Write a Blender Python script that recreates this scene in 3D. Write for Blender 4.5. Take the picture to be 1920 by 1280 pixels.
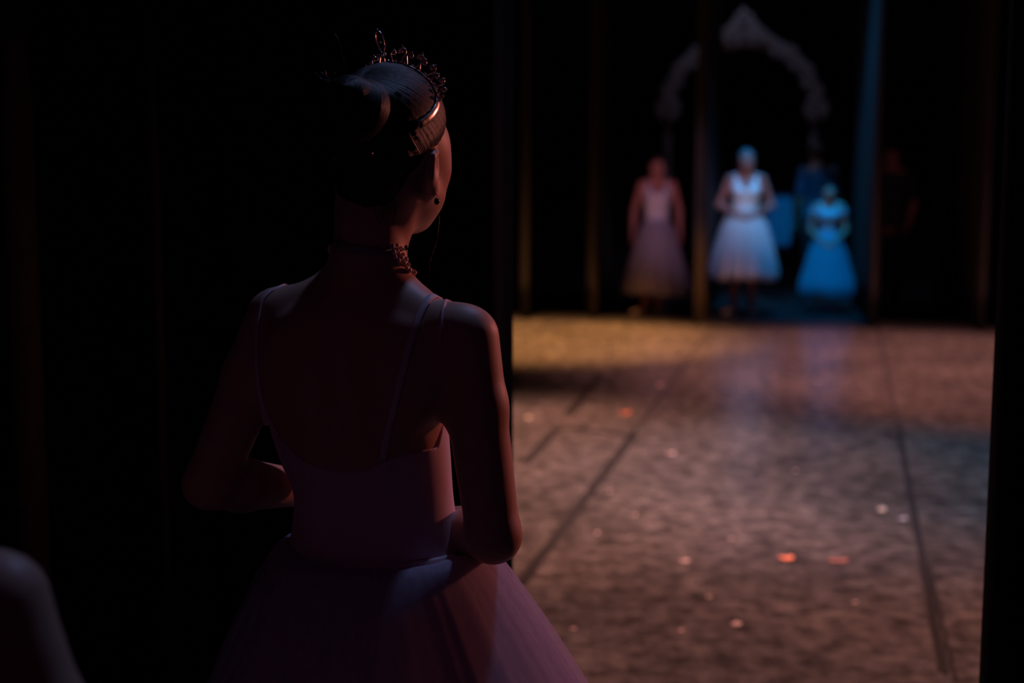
import bpy, math, random
import numpy as np
from mathutils import Vector, Matrix

random.seed(7)
rng = np.random.default_rng(7)
for o in list(bpy.data.objects):
    bpy.data.objects.remove(o)
SC = bpy.context.scene
COL = SC.collection
PI = math.pi

# ------------------------------------------------------------------ camera
CAM_H = 1.60
FPX = 1920 * 50.0 / 36.0
PITCH = math.atan(359.0 / FPX)
cam_d = bpy.data.cameras.new('camera')
cam_d.lens = 50.0
cam_d.sensor_width = 36.0
cam_d.clip_start = 0.05
cam_d.dof.use_dof = True
cam_d.dof.focus_distance = 2.06
cam_d.dof.aperture_fstop = 2.5
cam = bpy.data.objects.new('camera', cam_d)
COL.objects.link(cam)
cam.location = (0, 0, CAM_H)
cam.rotation_euler = (PI / 2 - PITCH, 0, 0)
SC.camera = cam

# ------------------------------------------------------------------ world, exposure
world = bpy.data.worlds.new('world')
SC.world = world
world.use_nodes = True
bg = world.node_tree.nodes['Background']
bg.inputs[0].default_value = (0.85, 0.18, 0.9, 1)
bg.inputs[1].default_value = 0.006
SC.view_settings.view_transform = 'Standard'
SC.view_settings.look = 'None'
SC.view_settings.gamma = 1.0
SC.view_settings.exposure = 0.0
SC.view_settings.use_curve_mapping = False
SC.cycles.sample_clamp_indirect = 3.0

# ------------------------------------------------------------------ stage lamps (hung above / beside the stage) and two added fills
def spot(name, loc, aim, col, watts, deg, blend=0.6, size=0.15):
    d = bpy.data.lights.new(name, 'SPOT')
    d.energy = watts
    d.color = col
    d.spot_size = math.radians(deg)
    d.spot_blend = blend
    d.shadow_soft_size = size
    o = bpy.data.objects.new(name, d)
    COL.objects.link(o)
    o.location = loc
    o.rotation_euler = (Vector(aim) - Vector(loc)).to_track_quat('-Z', 'Y').to_euler()
    return o

spot('stage_spot_gold', (-0.3, 11.4, 7.4), (0.35, 12.1, 0), (1.0, 0.44, 0.15), 13000, 29, 0.9)
spot('stage_spot_rose', (3.6, 10.2, 7.2), (3.0, 10.5, 0), (1.0, 0.42, 0.38), 5200, 46, 0.9)
spot('stage_spot_amber', (-1.8, 8.8, 5.8), (-0.1, 7.4, 0), (1.0, 0.46, 0.34), 5400, 41, 0.9)
spot('stage_spot_low_amber', (1.8, 7.2, 5.8), (0.9, 4.5, 0), (1.0, 0.45, 0.38), 2100, 38, 0.9)
spot('stage_spot_cool', (2.4, 8.4, 6.2), (1.7, 6.9, 0), (0.42, 0.64, 1.0), 1350, 35, 0.9)
spot('wing_spot_blue', (2.55, 12.4, 5.6), (3.0, 14.2, 1.0), (0.0, 0.38, 1.0), 950, 31, 0.8)
spot('wing_spot_white', (2.6, 8.5, 5.0), (2.36, 14.0, 1.0), (0.44, 0.68, 1.0), 640, 8.5, 0.6)
spot('wing_spot_red', (1.1, 7.5, 3.2), (1.62, 14.0, 1.0), (1.0, 0.60, 1.0), 300, 14, 0.9)
spot('arch_fill', (2.35, 15.3, 5.4), (2.55, 16.1, 2.6), (0.60, 0.66, 1.0), 60, 75, 0.8)  # added fill, only there to brighten the arch
spot('side_spot_amber', (5.5, 10.5, 2.4), (1.70, 13.4, 0.3), (1.0, 0.34, 0.1), 850, 14, 0.9)
spot('side_spot_red', (3.4, 4.7, 2.2), (-0.05, 2.05, 1.3), (1.0, 0.25, 0.19), 220, 30, 0.6, 0.12)
spot('person_fill', (3.6, 9.0, 3.2), (3.95, 14.6, 1.2), (1.0, 0.45, 0.55), 40, 12, 0.9)  # added faint pink fill for the person in black
spot('top_spot_blue', (1.0, 3.9, 4.7), (-0.15, 2.05, 1.25), (0.36, 0.48, 1.0), 100, 56, 0.6, 0.15)

# ------------------------------------------------------------------ helpers
def P(px, py, Y):
    """point at forward distance Y that sits at photo pixel (px,py)"""
    u = (px - 960.0) / FPX
    v = (640.0 - py) / FPX
    c, s = math.cos(PITCH), math.sin(PITCH)
    d = Vector((u, c + v * s, -s + v * c))
    d *= Y / d.y
    return Vector((d.x, d.y, d.z + CAM_H))

def G(px, py, z=0.0):
    """point on the floor at photo pixel"""
    a = P(px, py, 1.0) - Vector((0, 0, CAM_H))
    return Vector((0, 0, CAM_H)) + a * ((z - CAM_H) / a.z)

def tag(o, label=None, cat=None, group=None, kind=None):
    if label: o['label'] = label
    if cat: o['category'] = cat
    if group: o['group'] = group
    if kind: o['kind'] = kind
    return o

def empty(name, loc=(0, 0, 0), rz=0.0):
    o = bpy.data.objects.new(name, None)
    COL.objects.link(o)
    o.location = loc
    o.rotation_euler = (0, 0, rz)
    o.empty_display_size = 0.1
    return o

def link(name, me, mat=None, parent=None, loc=None, smooth=True):
    o = bpy.data.objects.new(name, me)
    COL.objects.link(o)
    if mat and not me.materials:
        me.materials.append(mat)
    if parent: o.parent = parent
    if loc is not None: o.location = loc
    if smooth:
        me.polygons.foreach_set('use_smooth', np.ones(len(me.polygons), bool))
    return o

def mesh(name, V, F):
    me = bpy.data.meshes.new(name)
    me.from_pydata([tuple(v) for v in V], [], [tuple(f) for f in F])
    me.update()
    return me

def quad_mesh(name, V, F):
    V = np.asarray(V, np.float32)
    F = np.asarray(F, np.int32)
    me = bpy.data.meshes.new(name)
    me.vertices.add(len(V))
    me.vertices.foreach_set('co', V.ravel())
    me.loops.add(F.size)
    me.loops.foreach_set('vertex_index', F.ravel())
    me.polygons.add(len(F))
    me.polygons.foreach_set('loop_start', np.arange(0, F.size, 4, dtype=np.int32))
    me.update(calc_edges=True)
    me.validate()
    return me

class MB:
    """collects shapes that become one mesh"""
    def __init__(s):
        s.V = []; s.F = []
    def add(s, V, F):
        n = len(s.V)
        s.V += [Vector(v) for v in V]
        s.F += [tuple(i + n for i in f) for f in F]
        return s
    def box(s, lo, hi, M=None):
        x0, y0, z0 = lo; x1, y1, z1 = hi
        V = [Vector(p) for p in ((x0,y0,z0),(x1,y0,z0),(x1,y1,z0),(x0,y1,z0),(x0,y0,z1),(x1,y0,z1),(x1,y1,z1),(x0,y1,z1))]
        if M: V = [M @ v for v in V]
        return s.add(V, ((0,3,2,1),(4,5,6,7),(0,1,5,4),(1,2,6,5),(2,3,7,6),(3,0,4,7)))
    def tube(s, pts, r, n=8, closed=False, flat=None, nrm=None):
        """tube along pts; r scalar or list; flat=(w,t) with nrm list makes a ribbon"""
        pts = [Vector(p) for p in pts]
        m = len(pts)
        rs = r if isinstance(r, (list, tuple)) else [r] * m
        V = []; prev = None
        for i, p in enumerate(pts):
            if closed:
                t = pts[(i + 1) % m] - pts[i - 1]
            else:
                t = pts[min(i + 1, m - 1)] - pts[max(i - 1, 0)]
            t.normalize()
            if nrm is not None:
                a = Vector(nrm[i]); a = (a - t * a.dot(t)).normalized()
            else:
                if prev is None:
                    a = t.orthogonal().normalized()
                else:
                    a = (prev - t * prev.dot(t)).normalized()
            prev = a
            b = t.cross(a)
            ra, rb = (flat[1], flat[0]) if flat else (rs[i], rs[i])
            for k in range(n):
                q = 2 * PI * k / n
                V.append(p + a * (math.cos(q) * ra) + b * (math.sin(q) * rb))
        F = []
        for i in range(m if closed else m - 1):
            j = (i + 1) % m
            for k in range(n):
                k2 = (k + 1) % n
                F.append((i * n + k, i * n + k2, j * n + k2, j * n + k))
        if not closed:
            F.append(tuple(range(n - 1, -1, -1)))
            F.append(tuple(range((m - 1) * n, m * n)))
        return s.add(V, F)
    def ball(s, c, r, nu=10, nv=6):
        c = Vector(c); r = Vector((r, r, r)) if not hasattr(r, '__len__') else Vector(r)
        V = [c + Vector((0, 0, r.z))]; F = []
        for j in range(1, nv):
            th = PI * j / nv
            for i in range(nu):
                ph = 2 * PI * i / nu
                V.append(c + Vector((r.x * math.sin(th) * math.cos(ph), r.y * math.sin(th) * math.sin(ph), r.z * math.cos(th))))
        V.append(c - Vector((0, 0, r.z)))
        for i in range(nu):
            i2 = (i + 1) % nu
            F.append((0, 1 + i, 1 + i2))
            for j in range(nv - 2):
                a = 1 + j * nu
                F.append((a + i, a + nu + i, a + nu + i2, a + i2))
            a = 1 + (nv - 2) * nu
            F.append((a + i, len(V) - 1, a + i2))
        return s.add(V, F)
    def build(s, name, mat, parent=None, loc=None, smooth=True):
        return link(name, mesh(name, s.V, s.F), mat, parent, loc, smooth)

# ------------------------------------------------------------------ materials
def new_mat(name):
    m = bpy.data.materials.new(name)
    m.use_nodes = True
    nt = m.node_tree
    return m, nt, nt.nodes['Principled BSDF']

def N(nt, kind, **kw):
    n = nt.nodes.new(kind)
    for k, v in kw.items():
        if k in n.inputs: n.inputs[k].default_value = v
        else: setattr(n, k, v)
    return n

def simple(name, col, rough=0.6, metal=0.0, spec=0.5, sheen=0.0, noise=0.12, scale=14.0, bump=0.0, sss=0.0):
    m, nt, b = new_mat(name)
    tc = N(nt, 'ShaderNodeTexCoord')
    nz = N(nt, 'ShaderNodeTexNoise', Scale=scale, Detail=4.0)
    nt.links.new(tc.outputs['Object'], nz.inputs['Vector'])
    rp = N(nt, 'ShaderNodeValToRGB')
    rp.color_ramp.elements[0].position = 0.3
    rp.color_ramp.elements[1].position = 0.7
    rp.color_ramp.elements[0].color = tuple(c * (1 - noise) for c in col) + (1,)
    rp.color_ramp.elements[1].color = tuple(min(1, c * (1 + noise)) for c in col) + (1,)
    nt.links.new(nz.outputs['Fac'], rp.inputs['Fac'])
    nt.links.new(rp.outputs['Color'], b.inputs['Base Color'])
    b.inputs['Roughness'].default_value = rough
    b.inputs['Metallic'].default_value = metal
    b.inputs['Specular IOR Level'].default_value = spec
    b.inputs['Sheen Weight'].default_value = sheen
    if sss:
        b.inputs['Subsurface Weight'].default_value = sss
        b.inputs['Subsurface Radius'].default_value = (0.012, 0.004, 0.002)
        b.inputs['Subsurface Scale'].default_value = 1.0
    if bump:
        bp = N(nt, 'ShaderNodeBump', Strength=bump, Distance=0.004)
        nt.links.new(nz.outputs['Fac'], bp.inputs['Height'])
        nt.links.new(bp.outputs['Normal'], b.inputs['Normal'])
    return m

def tulle_mat(name, col, clear, transl=0.35):
    m, nt, b = new_mat(name)
    nt.nodes.remove(b)
    out = nt.nodes['Material Output']
    tc = N(nt, 'ShaderNodeTexCoord')
    mp = N(nt, 'ShaderNodeMapping')
    mp.inputs['Scale'].default_value = (110, 110, 5)
    nz = N(nt, 'ShaderNodeTexNoise', Scale=1.0, Detail=3.0)
    nt.links.new(tc.outputs['Object'], mp.inputs['Vector'])
    nt.links.new(mp.outputs['Vector'], nz.inputs['Vector'])
    mr = N(nt, 'ShaderNodeMapRange')
    mr.inputs['From Min'].default_value = 0.3; mr.inputs['From Max'].default_value = 0.7
    mr.inputs['To Min'].default_value = 1 - clear * 1.25; mr.inputs['To Max'].default_value = 1 - clear * 0.75
    nt.links.new(nz.outputs['Fac'], mr.inputs['Value'])
    di = N(nt, 'ShaderNodeBsdfDiffuse'); di.inputs[0].default_value = col + (1,)
    tr = N(nt, 'ShaderNodeBsdfTranslucent'); tr.inputs[0].default_value = col + (1,)
    mx = N(nt, 'ShaderNodeMixShader'); mx.inputs[0].default_value = transl
    nt.links.new(di.outputs[0], mx.inputs[1]); nt.links.new(tr.outputs[0], mx.inputs[2])
    tp = N(nt, 'ShaderNodeBsdfTransparent')
    m2 = N(nt, 'ShaderNodeMixShader')
    nt.links.new(mr.outputs['Result'], m2.inputs[0])
    nt.links.new(tp.outputs[0], m2.inputs[1]); nt.links.new(mx.outputs[0], m2.inputs[2])
    nt.links.new(m2.outputs[0], out.inputs['Surface'])
    return m

def hair_mat(name, c0, c1, rough=0.4):
    m, nt, b = new_mat(name)
    tc = N(nt, 'ShaderNodeTexCoord')
    wv = N(nt, 'ShaderNodeTexNoise', Scale=1.0, Detail=3.0)
    mp = N(nt, 'ShaderNodeMapping')
    mp.inputs['Scale'].default_value = (16, 130, 130)
    mp.inputs['Rotation'].default_value = (0, 0.35, 0.7)
    nt.links.new(tc.outputs['Object'], mp.inputs['Vector'])
    nt.links.new(mp.outputs['Vector'], wv.inputs['Vector'])
    rp = N(nt, 'ShaderNodeValToRGB')
    rp.color_ramp.elements[0].position = 0.35; rp.color_ramp.elements[1].position = 0.7
    rp.color_ramp.elements[0].color = c0 + (1,); rp.color_ramp.elements[1].color = c1 + (1,)
    nt.links.new(wv.outputs['Fac'], rp.inputs['Fac'])
    nt.links.new(rp.outputs['Color'], b.inputs['Base Color'])
    bp = N(nt, 'ShaderNodeBump', Strength=0.6, Distance=0.004)
    nt.links.new(wv.outputs['Fac'], bp.inputs['Height'])
    nt.links.new(bp.outputs['Normal'], b.inputs['Normal'])
    b.inputs['Roughness'].default_value = rough
    return m

def strand_mat(name, c0, c1, rough=0.45):
    """hair combed along the mesh attribute 'strand' (two across-strand axes, one along)"""
    m, nt, b = new_mat(name)
    at = N(nt, 'ShaderNodeAttribute'); at.attribute_name = 'strand'
    nz = N(nt, 'ShaderNodeTexNoise', Scale=1.0, Detail=5.0, Roughness=0.6)
    nt.links.new(at.outputs['Vector'], nz.inputs['Vector'])
    rp = N(nt, 'ShaderNodeValToRGB')
    rp.color_ramp.elements[0].position = 0.36; rp.color_ramp.elements[1].position = 0.68
    rp.color_ramp.elements[0].color = c0 + (1,); rp.color_ramp.elements[1].color = c1 + (1,)
    nt.links.new(nz.outputs['Fac'], rp.inputs['Fac'])
    nt.links.new(rp.outputs['Color'], b.inputs['Base Color'])
    bp = N(nt, 'ShaderNodeBump', Strength=0.7, Distance=0.003)
    nt.links.new(nz.outputs['Fac'], bp.inputs['Height'])
    nt.links.new(bp.outputs['Normal'], b.inputs['Normal'])
    b.inputs['Roughness'].default_value = rough
    b.inputs['Specular IOR Level'].default_value = 0.3
    return m

def add_strand(me, fn):
    co = np.zeros(len(me.vertices) * 3, np.float32); me.vertices.foreach_get('co', co)
    at = me.attributes.new('strand', 'FLOAT_VECTOR', 'POINT')
    at.data.foreach_set('vector', fn(co.reshape(-1, 3)).astype(np.float32).ravel())

def floor_mat():
    m, nt, b = new_mat('worn_vinyl')
    geo = N(nt, 'ShaderNodeNewGeometry')
    def noise(scale, detail=5.0, mapping=None, rot=0.0):
        mp = N(nt, 'ShaderNodeMapping')
        mp.inputs['Rotation'].default_value = (0, 0, rot)
        mp.inputs['Scale'].default_value = mapping or (1, 1, 1)
        nt.links.new(geo.outputs['Position'], mp.inputs['Vector'])
        n = N(nt, 'ShaderNodeTexNoise', Scale=scale, Detail=detail, Roughness=0.62)
        nt.links.new(mp.outputs['Vector'], n.inputs['Vector'])
        return n.outputs['Fac']
    def ramp(fac, a, bb, p0, p1):
        r = N(nt, 'ShaderNodeValToRGB')
        r.color_ramp.elements[0].position = p0; r.color_ramp.elements[1].position = p1
        r.color_ramp.elements[0].color = a + (1,); r.color_ramp.elements[1].color = bb + (1,)
        nt.links.new(fac, r.inputs['Fac'])
        return r.outputs['Color']
    def mixc(kind, f, a, bb):
        x = N(nt, 'ShaderNodeMix', data_type='RGBA', blend_type=kind)
        x.inputs[0].default_value = f
        nt.links.new(a, x.inputs[6]); nt.links.new(bb, x.inputs[7])
        return x.outputs[2]
    c1 = ramp(noise(0.9, 6), (0.075, 0.068, 0.066), (0.20, 0.175, 0.16), 0.3, 0.72)
    c2 = ramp(noise(11.0, 6), (0.10, 0.10, 0.10), (1.0, 1.0, 1.0), 0.36, 0.64)
    c3 = ramp(noise(3.0, 6, (8, 1.0, 1), 0.5), (0.55, 0.55, 0.55), (1.0, 1.0, 1.0), 0.35, 0.6)
    c = mixc('MULTIPLY', 0.85, c1, c2)
    c = mixc('MULTIPLY', 0.35, c, c3)
    sc = ramp(noise(2.6, 3, (1, 9, 1), 1.1), (0, 0, 0), (0.30, 0.27, 0.24), 0.66, 0.76)
    c = mixc('ADD', 0.5, c, sc)
    nt.links.new(c, b.inputs['Base Color'])
    rr = N(nt, 'ShaderNodeMapRange')
    rr.inputs['To Min'].default_value = 0.16; rr.inputs['To Max'].default_value = 0.34
    nt.links.new(noise(5.0, 5), rr.inputs['Value'])
    nt.links.new(rr.outputs['Result'], b.inputs['Roughness'])
    bp = N(nt, 'ShaderNodeBump', Strength=0.25, Distance=0.004)
    nt.links.new(noise(22.0, 4), bp.inputs['Height'])
    nt.links.new(bp.outputs['Normal'], b.inputs['Normal'])
    b.inputs['Specular IOR Level'].default_value = 0.55
    return m

M = {}
M['skin'] = simple('skin', (0.56, 0.33, 0.25), 0.5, noise=0.05, scale=20, spec=0.35)
M['skin_fair'] = simple('skin_fair', (0.62, 0.36, 0.29), 0.5, noise=0.05, scale=20, spec=0.35)
M['skin_redlit'] = simple('skin_redlit', (0.38, 0.14, 0.12), 0.5, noise=0.05, scale=20, spec=0.35)  # red stage light and dimness put into the skin colour
M['eye'] = simple('eye_white', (0.75, 0.72, 0.7), 0.2, noise=0.02)
M['iris'] = simple('iris', (0.06, 0.04, 0.03), 0.2, noise=0.2)
M['lip'] = simple('lip', (0.5, 0.12, 0.12), 0.4, noise=0.05)
M['hair'] = hair_mat('hair_brown', (0.018, 0.012, 0.010), (0.075, 0.05, 0.04), 0.38)
M['hair_comb'] = strand_mat('hair_combed', (0.006, 0.004, 0.004), (0.036, 0.023, 0.021))
M['hair_blonde'] = hair_mat('hair_fair', (0.12, 0.08, 0.05), (0.30, 0.22, 0.15), 0.45)
M['hair_grey'] = hair_mat('hair_ash', (0.16, 0.14, 0.15), (0.30, 0.27, 0.28), 0.5)
M['hair_dark'] = hair_mat('hair_dark', (0.01, 0.008, 0.007), (0.03, 0.022, 0.02), 0.4)
M['leotard'] = simple('leotard_knit', (0.66, 0.50, 0.56), 0.7, noise=0.05, scale=60, sheen=0.3)
M['strap'] = simple('strap_elastic', (0.68, 0.52, 0.56), 0.55, noise=0.04, scale=40)
M['satin_white'] = simple('satin_white', (0.82, 0.78, 0.84), 0.5, noise=0.05)
M['satin_mauve'] = simple('satin_mauve', (0.62, 0.52, 0.60), 0.5, noise=0.05)
M['satin_blue'] = simple('satin_blue', (0.30, 0.66, 0.80), 0.5, noise=0.05)
M['shoe_pink'] = simple('shoe_satin_pink', (0.70, 0.48, 0.46), 0.45, noise=0.05)
M['shoe_pale'] = simple('shoe_satin_pale', (0.75, 0.72, 0.74), 0.45, noise=0.05)
M['navy'] = simple('navy_cotton', (0.07, 0.16, 0.28), 0.8, noise=0.12)
M['dark_cotton'] = simple('dark_cotton', (0.015, 0.015, 0.02), 0.8, noise=0.2)
M['tulle'] = tulle_mat('tulle_pale_pink', (0.66, 0.60, 0.72), 0.42)
M['tulle_in'] = tulle_mat('tulle_inner', (0.70, 0.60, 0.68), 0.2)
M['tulle_white'] = tulle_mat('tulle_white', (0.80, 0.80, 0.86), 0.16)
M['tulle_mauve'] = tulle_mat('tulle_mauve', (0.52, 0.44, 0.54), 0.3)
M['tulle_blue'] = tulle_mat('tulle_blue', (0.05, 0.60, 0.80), 0.16)
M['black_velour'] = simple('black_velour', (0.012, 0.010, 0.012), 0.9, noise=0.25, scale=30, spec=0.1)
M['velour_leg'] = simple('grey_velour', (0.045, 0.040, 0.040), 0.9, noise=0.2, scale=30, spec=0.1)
M['hem'] = simple('curtain_webbing', (0.055, 0.05, 0.05), 0.8, noise=0.2, scale=30)
M['black_floor'] = simple('black_floor', (0.028, 0.026, 0.027), 0.4, noise=0.3, scale=4)
M['black_wall'] = simple('black_wall', (0.008, 0.007, 0.008), 0.8, noise=0.3, scale=3)
M['vinyl'] = floor_mat()
M['tape'] = simple('dark_tape', (0.012, 0.010, 0.010), 0.8, spec=0.15, noise=0.3, scale=30)
M['metal'] = simple('tiara_metal', (0.75, 0.66, 0.60), 0.28, metal=1.0, noise=0.1, scale=80)
M['gem'] = simple('crystal', (0.85, 0.82, 0.85), 0.08, metal=0.6, noise=0.05)
M['bead'] = simple('bead', (0.72, 0.60, 0.58), 0.22, metal=0.15, noise=0.2, scale=60)
M['jet'] = simple('jet_bead', (0.012, 0.01, 0.012), 0.15, noise=0.1)
M['ribbon'] = simple('choker_ribbon', (0.30, 0.22, 0.22), 0.6, noise=0.1, scale=60)
M['plaster'] = simple('painted_plaster', (0.34, 0.32, 0.34), 0.7, noise=0.2, scale=9)
M['blue_cloth'] = simple('blue_cloth', (0.10, 0.20, 0.30), 0.8, noise=0.2)
M['rack'] = simple('rack_steel', (0.09, 0.09, 0.1), 0.45, metal=0.7, noise=0.2)
M['paper_red'] = simple('paper_red', (1.0, 0.26, 0.10), 0.6, noise=0.05)
M['paper_rust'] = simple('paper_rust', (0.60, 0.16, 0.08), 0.6, noise=0.05)
M['paper_brown'] = simple('paper_brown', (0.34, 0.11, 0.07), 0.6, noise=0.05)
M['paper_cream'] = simple('paper_cream', (0.60, 0.50, 0.40), 0.6, noise=0.05)
M['paper_pink'] = simple('paper_pink', (0.50, 0.36, 0.34), 0.6, noise=0.05)
M['paper_white'] = simple('paper_white', (0.46, 0.46, 0.52), 0.6, noise=0.05)

# ------------------------------------------------------------------ signed-distance modelling
class Field:
    def __init__(s, lo, hi, h):
        s.lo = np.array(lo, float); s.h = h
        n = np.ceil((np.array(hi) - s.lo) / h).astype(int) + 1
        s.n = n
        s.F = np.full(tuple(n), 0.2, np.float32)
        s.ax = [(s.lo[i] + h * np.arange(n[i])).astype(np.float32) for i in range(3)]
    def win(s, blo, bhi, m):
        a = [max(0, int((blo[i] - m - s.lo[i]) / s.h)) for i in range(3)]
        b = [min(int(s.n[i]), int((bhi[i] + m - s.lo[i]) / s.h) + 2) for i in range(3)]
        if any(b[i] <= a[i] for i in range(3)): return None
        sl = tuple(slice(a[i], b[i]) for i in range(3))
        X = s.ax[0][sl[0]][:, None, None]; Y = s.ax[1][sl[1]][None, :, None]; Z = s.ax[2][sl[2]][None, None, :]
        return sl, X, Y, Z
    def union(s, prim, k=0.01, mode=1):
        fn, blo, bhi = prim
        w = s.win(blo, bhi, k + 0.03)
        if w is None: return
        sl, X, Y, Z = w
        d = fn(X, Y, Z).astype(np.float32)
        f = s.F[sl]
        if mode == 1:
            e = np.maximum(k - np.abs(f - d), 0) / k
            s.F[sl] = np.minimum(f, d) - e * e * k * 0.25
        else:
            d = -d
            e = np.maximum(k - np.abs(f - d), 0) / k
            s.F[sl] = np.maximum(f, d) + e * e * k * 0.25
    def sample(s, p):
        q = (np.array(p) - s.lo) / s.h
        i = np.clip(np.floor(q).astype(int), 0, s.n - 2)
        t = np.clip(q - i, 0, 1)
        c = s.F[i[0]:i[0]+2, i[1]:i[1]+2, i[2]:i[2]+2]
        c = c[0] * (1 - t[0]) + c[1] * t[0]
        c = c[0] * (1 - t[1]) + c[1] * t[1]
        return float(c[0] * (1 - t[2]) + c[1] * t[2])
    def grad(s, p):
        e = s.h
        p = Vector(p)
        g = Vector([s.sample(p + Vector([e if i == j else 0 for j in range(3)])) - s.sample(p - Vector([e if i == j else 0 for j in range(3)])) for i in range(3)])
        return g.normalized()
    def project(s, p, off=0.0, it=6):
        p = Vector(p)
        for _ in range(it):
            p = p - s.grad(p) * (s.sample(p) - off)
        return p
    def cast(s, o, d, t0, t1):
        t = t0
        while t < t1:
            p = Vector(o) + Vector(d) * t
            v = s.sample(p)
            if v < 0.0: return p
            t += max(0.002, min(v * 0.7, 0.03))
        return None
    def mesh(s, name):
        return surface_nets(name, s.F, s.lo, s.h)

def surface_nets(name, F, lo, h):
    F = F.copy()
    for sl in ((0,), (-1,)):
        F[sl[0], :, :] = 0.1; F[:, sl[0], :] = 0.1; F[:, :, sl[0]] = 0.1
    S = F < 0
    nx, ny, nz = F.shape
    c = np.zeros((nx - 1, ny - 1, nz - 1), np.uint8)
    for a in (0, 1):
        for b in (0, 1):
            for d in (0, 1):
                c += S[a:nx - 1 + a, b:ny - 1 + b, d:nz - 1 + d]
    act = (c > 0) & (c < 8)
    idx = np.full(act.shape, -1, np.int32)
    I, J, K = np.nonzero(act)
    idx[I, J, K] = np.arange(len(I))
    acc = np.zeros((len(I), 3)); cnt = np.zeros(len(I))
    cs = [(a, b, d) for a in (0, 1) for b in (0, 1) for d in (0, 1)]
    for a in cs:
        for ax in range(3):
            if a[ax]: continue
            b = list(a); b[ax] = 1
            fa = F[I + a[0], J + a[1], K + a[2]]; fb = F[I + b[0], J + b[1], K + b[2]]
            m = (fa < 0) != (fb < 0)
            t = fa[m] / (fa[m] - fb[m])
            p = np.tile(np.array(a, float), (m.sum(), 1)); p[:, ax] += t
            acc[m] += p; cnt[m] += 1
    V = (np.stack([I, J, K], 1) + acc / cnt[:, None]) * h + lo
    Q = []
    def emit(i, j, k, o1, o2, fl):
        g = lambda p, q: idx[i + p * o1[0] + q * o2[0], j + p * o1[1] + q * o2[1], k + p * o1[2] + q * o2[2]]
        q = np.stack([g(-1, -1), g(0, -1), g(0, 0), g(-1, 0)], 1)
        q[fl] = q[fl][:, ::-1]
        Q.append(q)
    i, j, k = np.nonzero(S[:-1, 1:-1, 1:-1] != S[1:, 1:-1, 1:-1]); j += 1; k += 1
    emit(i, j, k, (0, 1, 0), (0, 0, 1), ~S[i, j, k])
    i, j, k = np.nonzero(S[1:-1, :-1, 1:-1] != S[1:-1, 1:, 1:-1]); i += 1; k += 1
    emit(i, j, k, (0, 0, 1), (1, 0, 0), ~S[i, j, k])
    i, j, k = np.nonzero(S[1:-1, 1:-1, :-1] != S[1:-1, 1:-1, 1:]); i += 1; j += 1
    emit(i, j, k, (1, 0, 0), (0, 1, 0), ~S[i, j, k])
    return quad_mesh(name, V, np.concatenate(Q))

def cone(a, b, r1, r2):
    a = np.array(a, float); b = np.array(b, float); ba = b - a
    L = max(float(ba @ ba), 1e-9)
    def fn(X, Y, Z):
        x, y, z = X - a[0], Y - a[1], Z - a[2]
        t = np.clip((x * ba[0] + y * ba[1] + z * ba[2]) / L, 0, 1)
        return np.sqrt((x - t * ba[0]) ** 2 + (y - t * ba[1]) ** 2 + (z - t * ba[2]) ** 2) - (r1 + (r2 - r1) * t)
    r = max(r1, r2)
    return fn, np.minimum(a, b) - r, np.maximum(a, b) + r

def ell(c, r, R=None):
    c = np.array(c, float); r = np.array(r, float)
    R = np.eye(3) if R is None else np.array(R, float)   # rows = local axes
    def fn(X, Y, Z):
        x, y, z = X - c[0], Y - c[1], Z - c[2]
        q = [R[i, 0] * x + R[i, 1] * y + R[i, 2] * z for i in range(3)]
        k0 = np.sqrt(sum((q[i] / r[i]) ** 2 for i in range(3)))
        k1 = np.sqrt(sum((q[i] / r[i] ** 2) ** 2 for i in range(3))) + 1e-6
        return k0 * (k0 - 1) / k1
    m = r.max()
    return fn, c - m, c + m

def hermite(zs, vs, z):
    zs = np.array(zs, float); vs = np.array(vs, float)
    m = np.gradient(vs, zs)
    i = np.clip(np.searchsorted(zs, z) - 1, 0, len(zs) - 2)
    h = zs[i + 1] - zs[i]; t = np.clip((z - zs[i]) / h, 0, 1)
    return (2*t**3 - 3*t**2 + 1) * vs[i] + (t**3 - 2*t**2 + t) * h * m[i] + (-2*t**3 + 3*t**2) * vs[i+1] + (t**3 - t**2) * h * m[i+1]

def loft(stations, yaw=0.0):
    """stations (z, cx, cy, a, b) rising in z; yaw clockwise from above"""
    st = sorted(stations)
    zs = [s[0] for s in st]
    cy_, sy_ = math.cos(yaw), math.sin(yaw)
    def fn(X, Y, Z):
        zz = np.clip(Z.ravel(), zs[0], zs[-1])
        g = [hermite(zs, [s[i] for s in st], zz)[None, None, :] for i in (1, 2, 3, 4)]
        x = X - g[0]; y = Y - g[1]
        xr = x * cy_ - y * sy_; yr = x * sy_ + y * cy_
        a = np.maximum(g[2], 0.004); b = np.maximum(g[3], 0.004)
        k0 = np.sqrt((xr / a) ** 2 + (yr / b) ** 2)
        k1 = np.sqrt((xr / a ** 2) ** 2 + (yr / b ** 2) ** 2) + 1e-5
        d = k0 * (k0 - 1) / k1
        return np.maximum(d, np.maximum(Z - zs[-1], zs[0] - Z))
    m = max(max(s[3], s[4]) for s in st)
    xs = [s[1] for s in st]; ys = [s[2] for s in st]
    return fn, np.array((min(xs) - m, min(ys) - m, zs[0])), np.array((max(xs) + m, max(ys) + m, zs[-1]))

def rotm(yaw=0.0, pitch=0.0, roll=0.0):
    """columns: right, forward, up of a head turned clockwise by yaw, nodding down by pitch"""
    return Matrix.Rotation(-yaw, 3, 'Z') @ Matrix.Rotation(-pitch, 3, 'X') @ Matrix.Rotation(roll, 3, 'Y')

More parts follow.
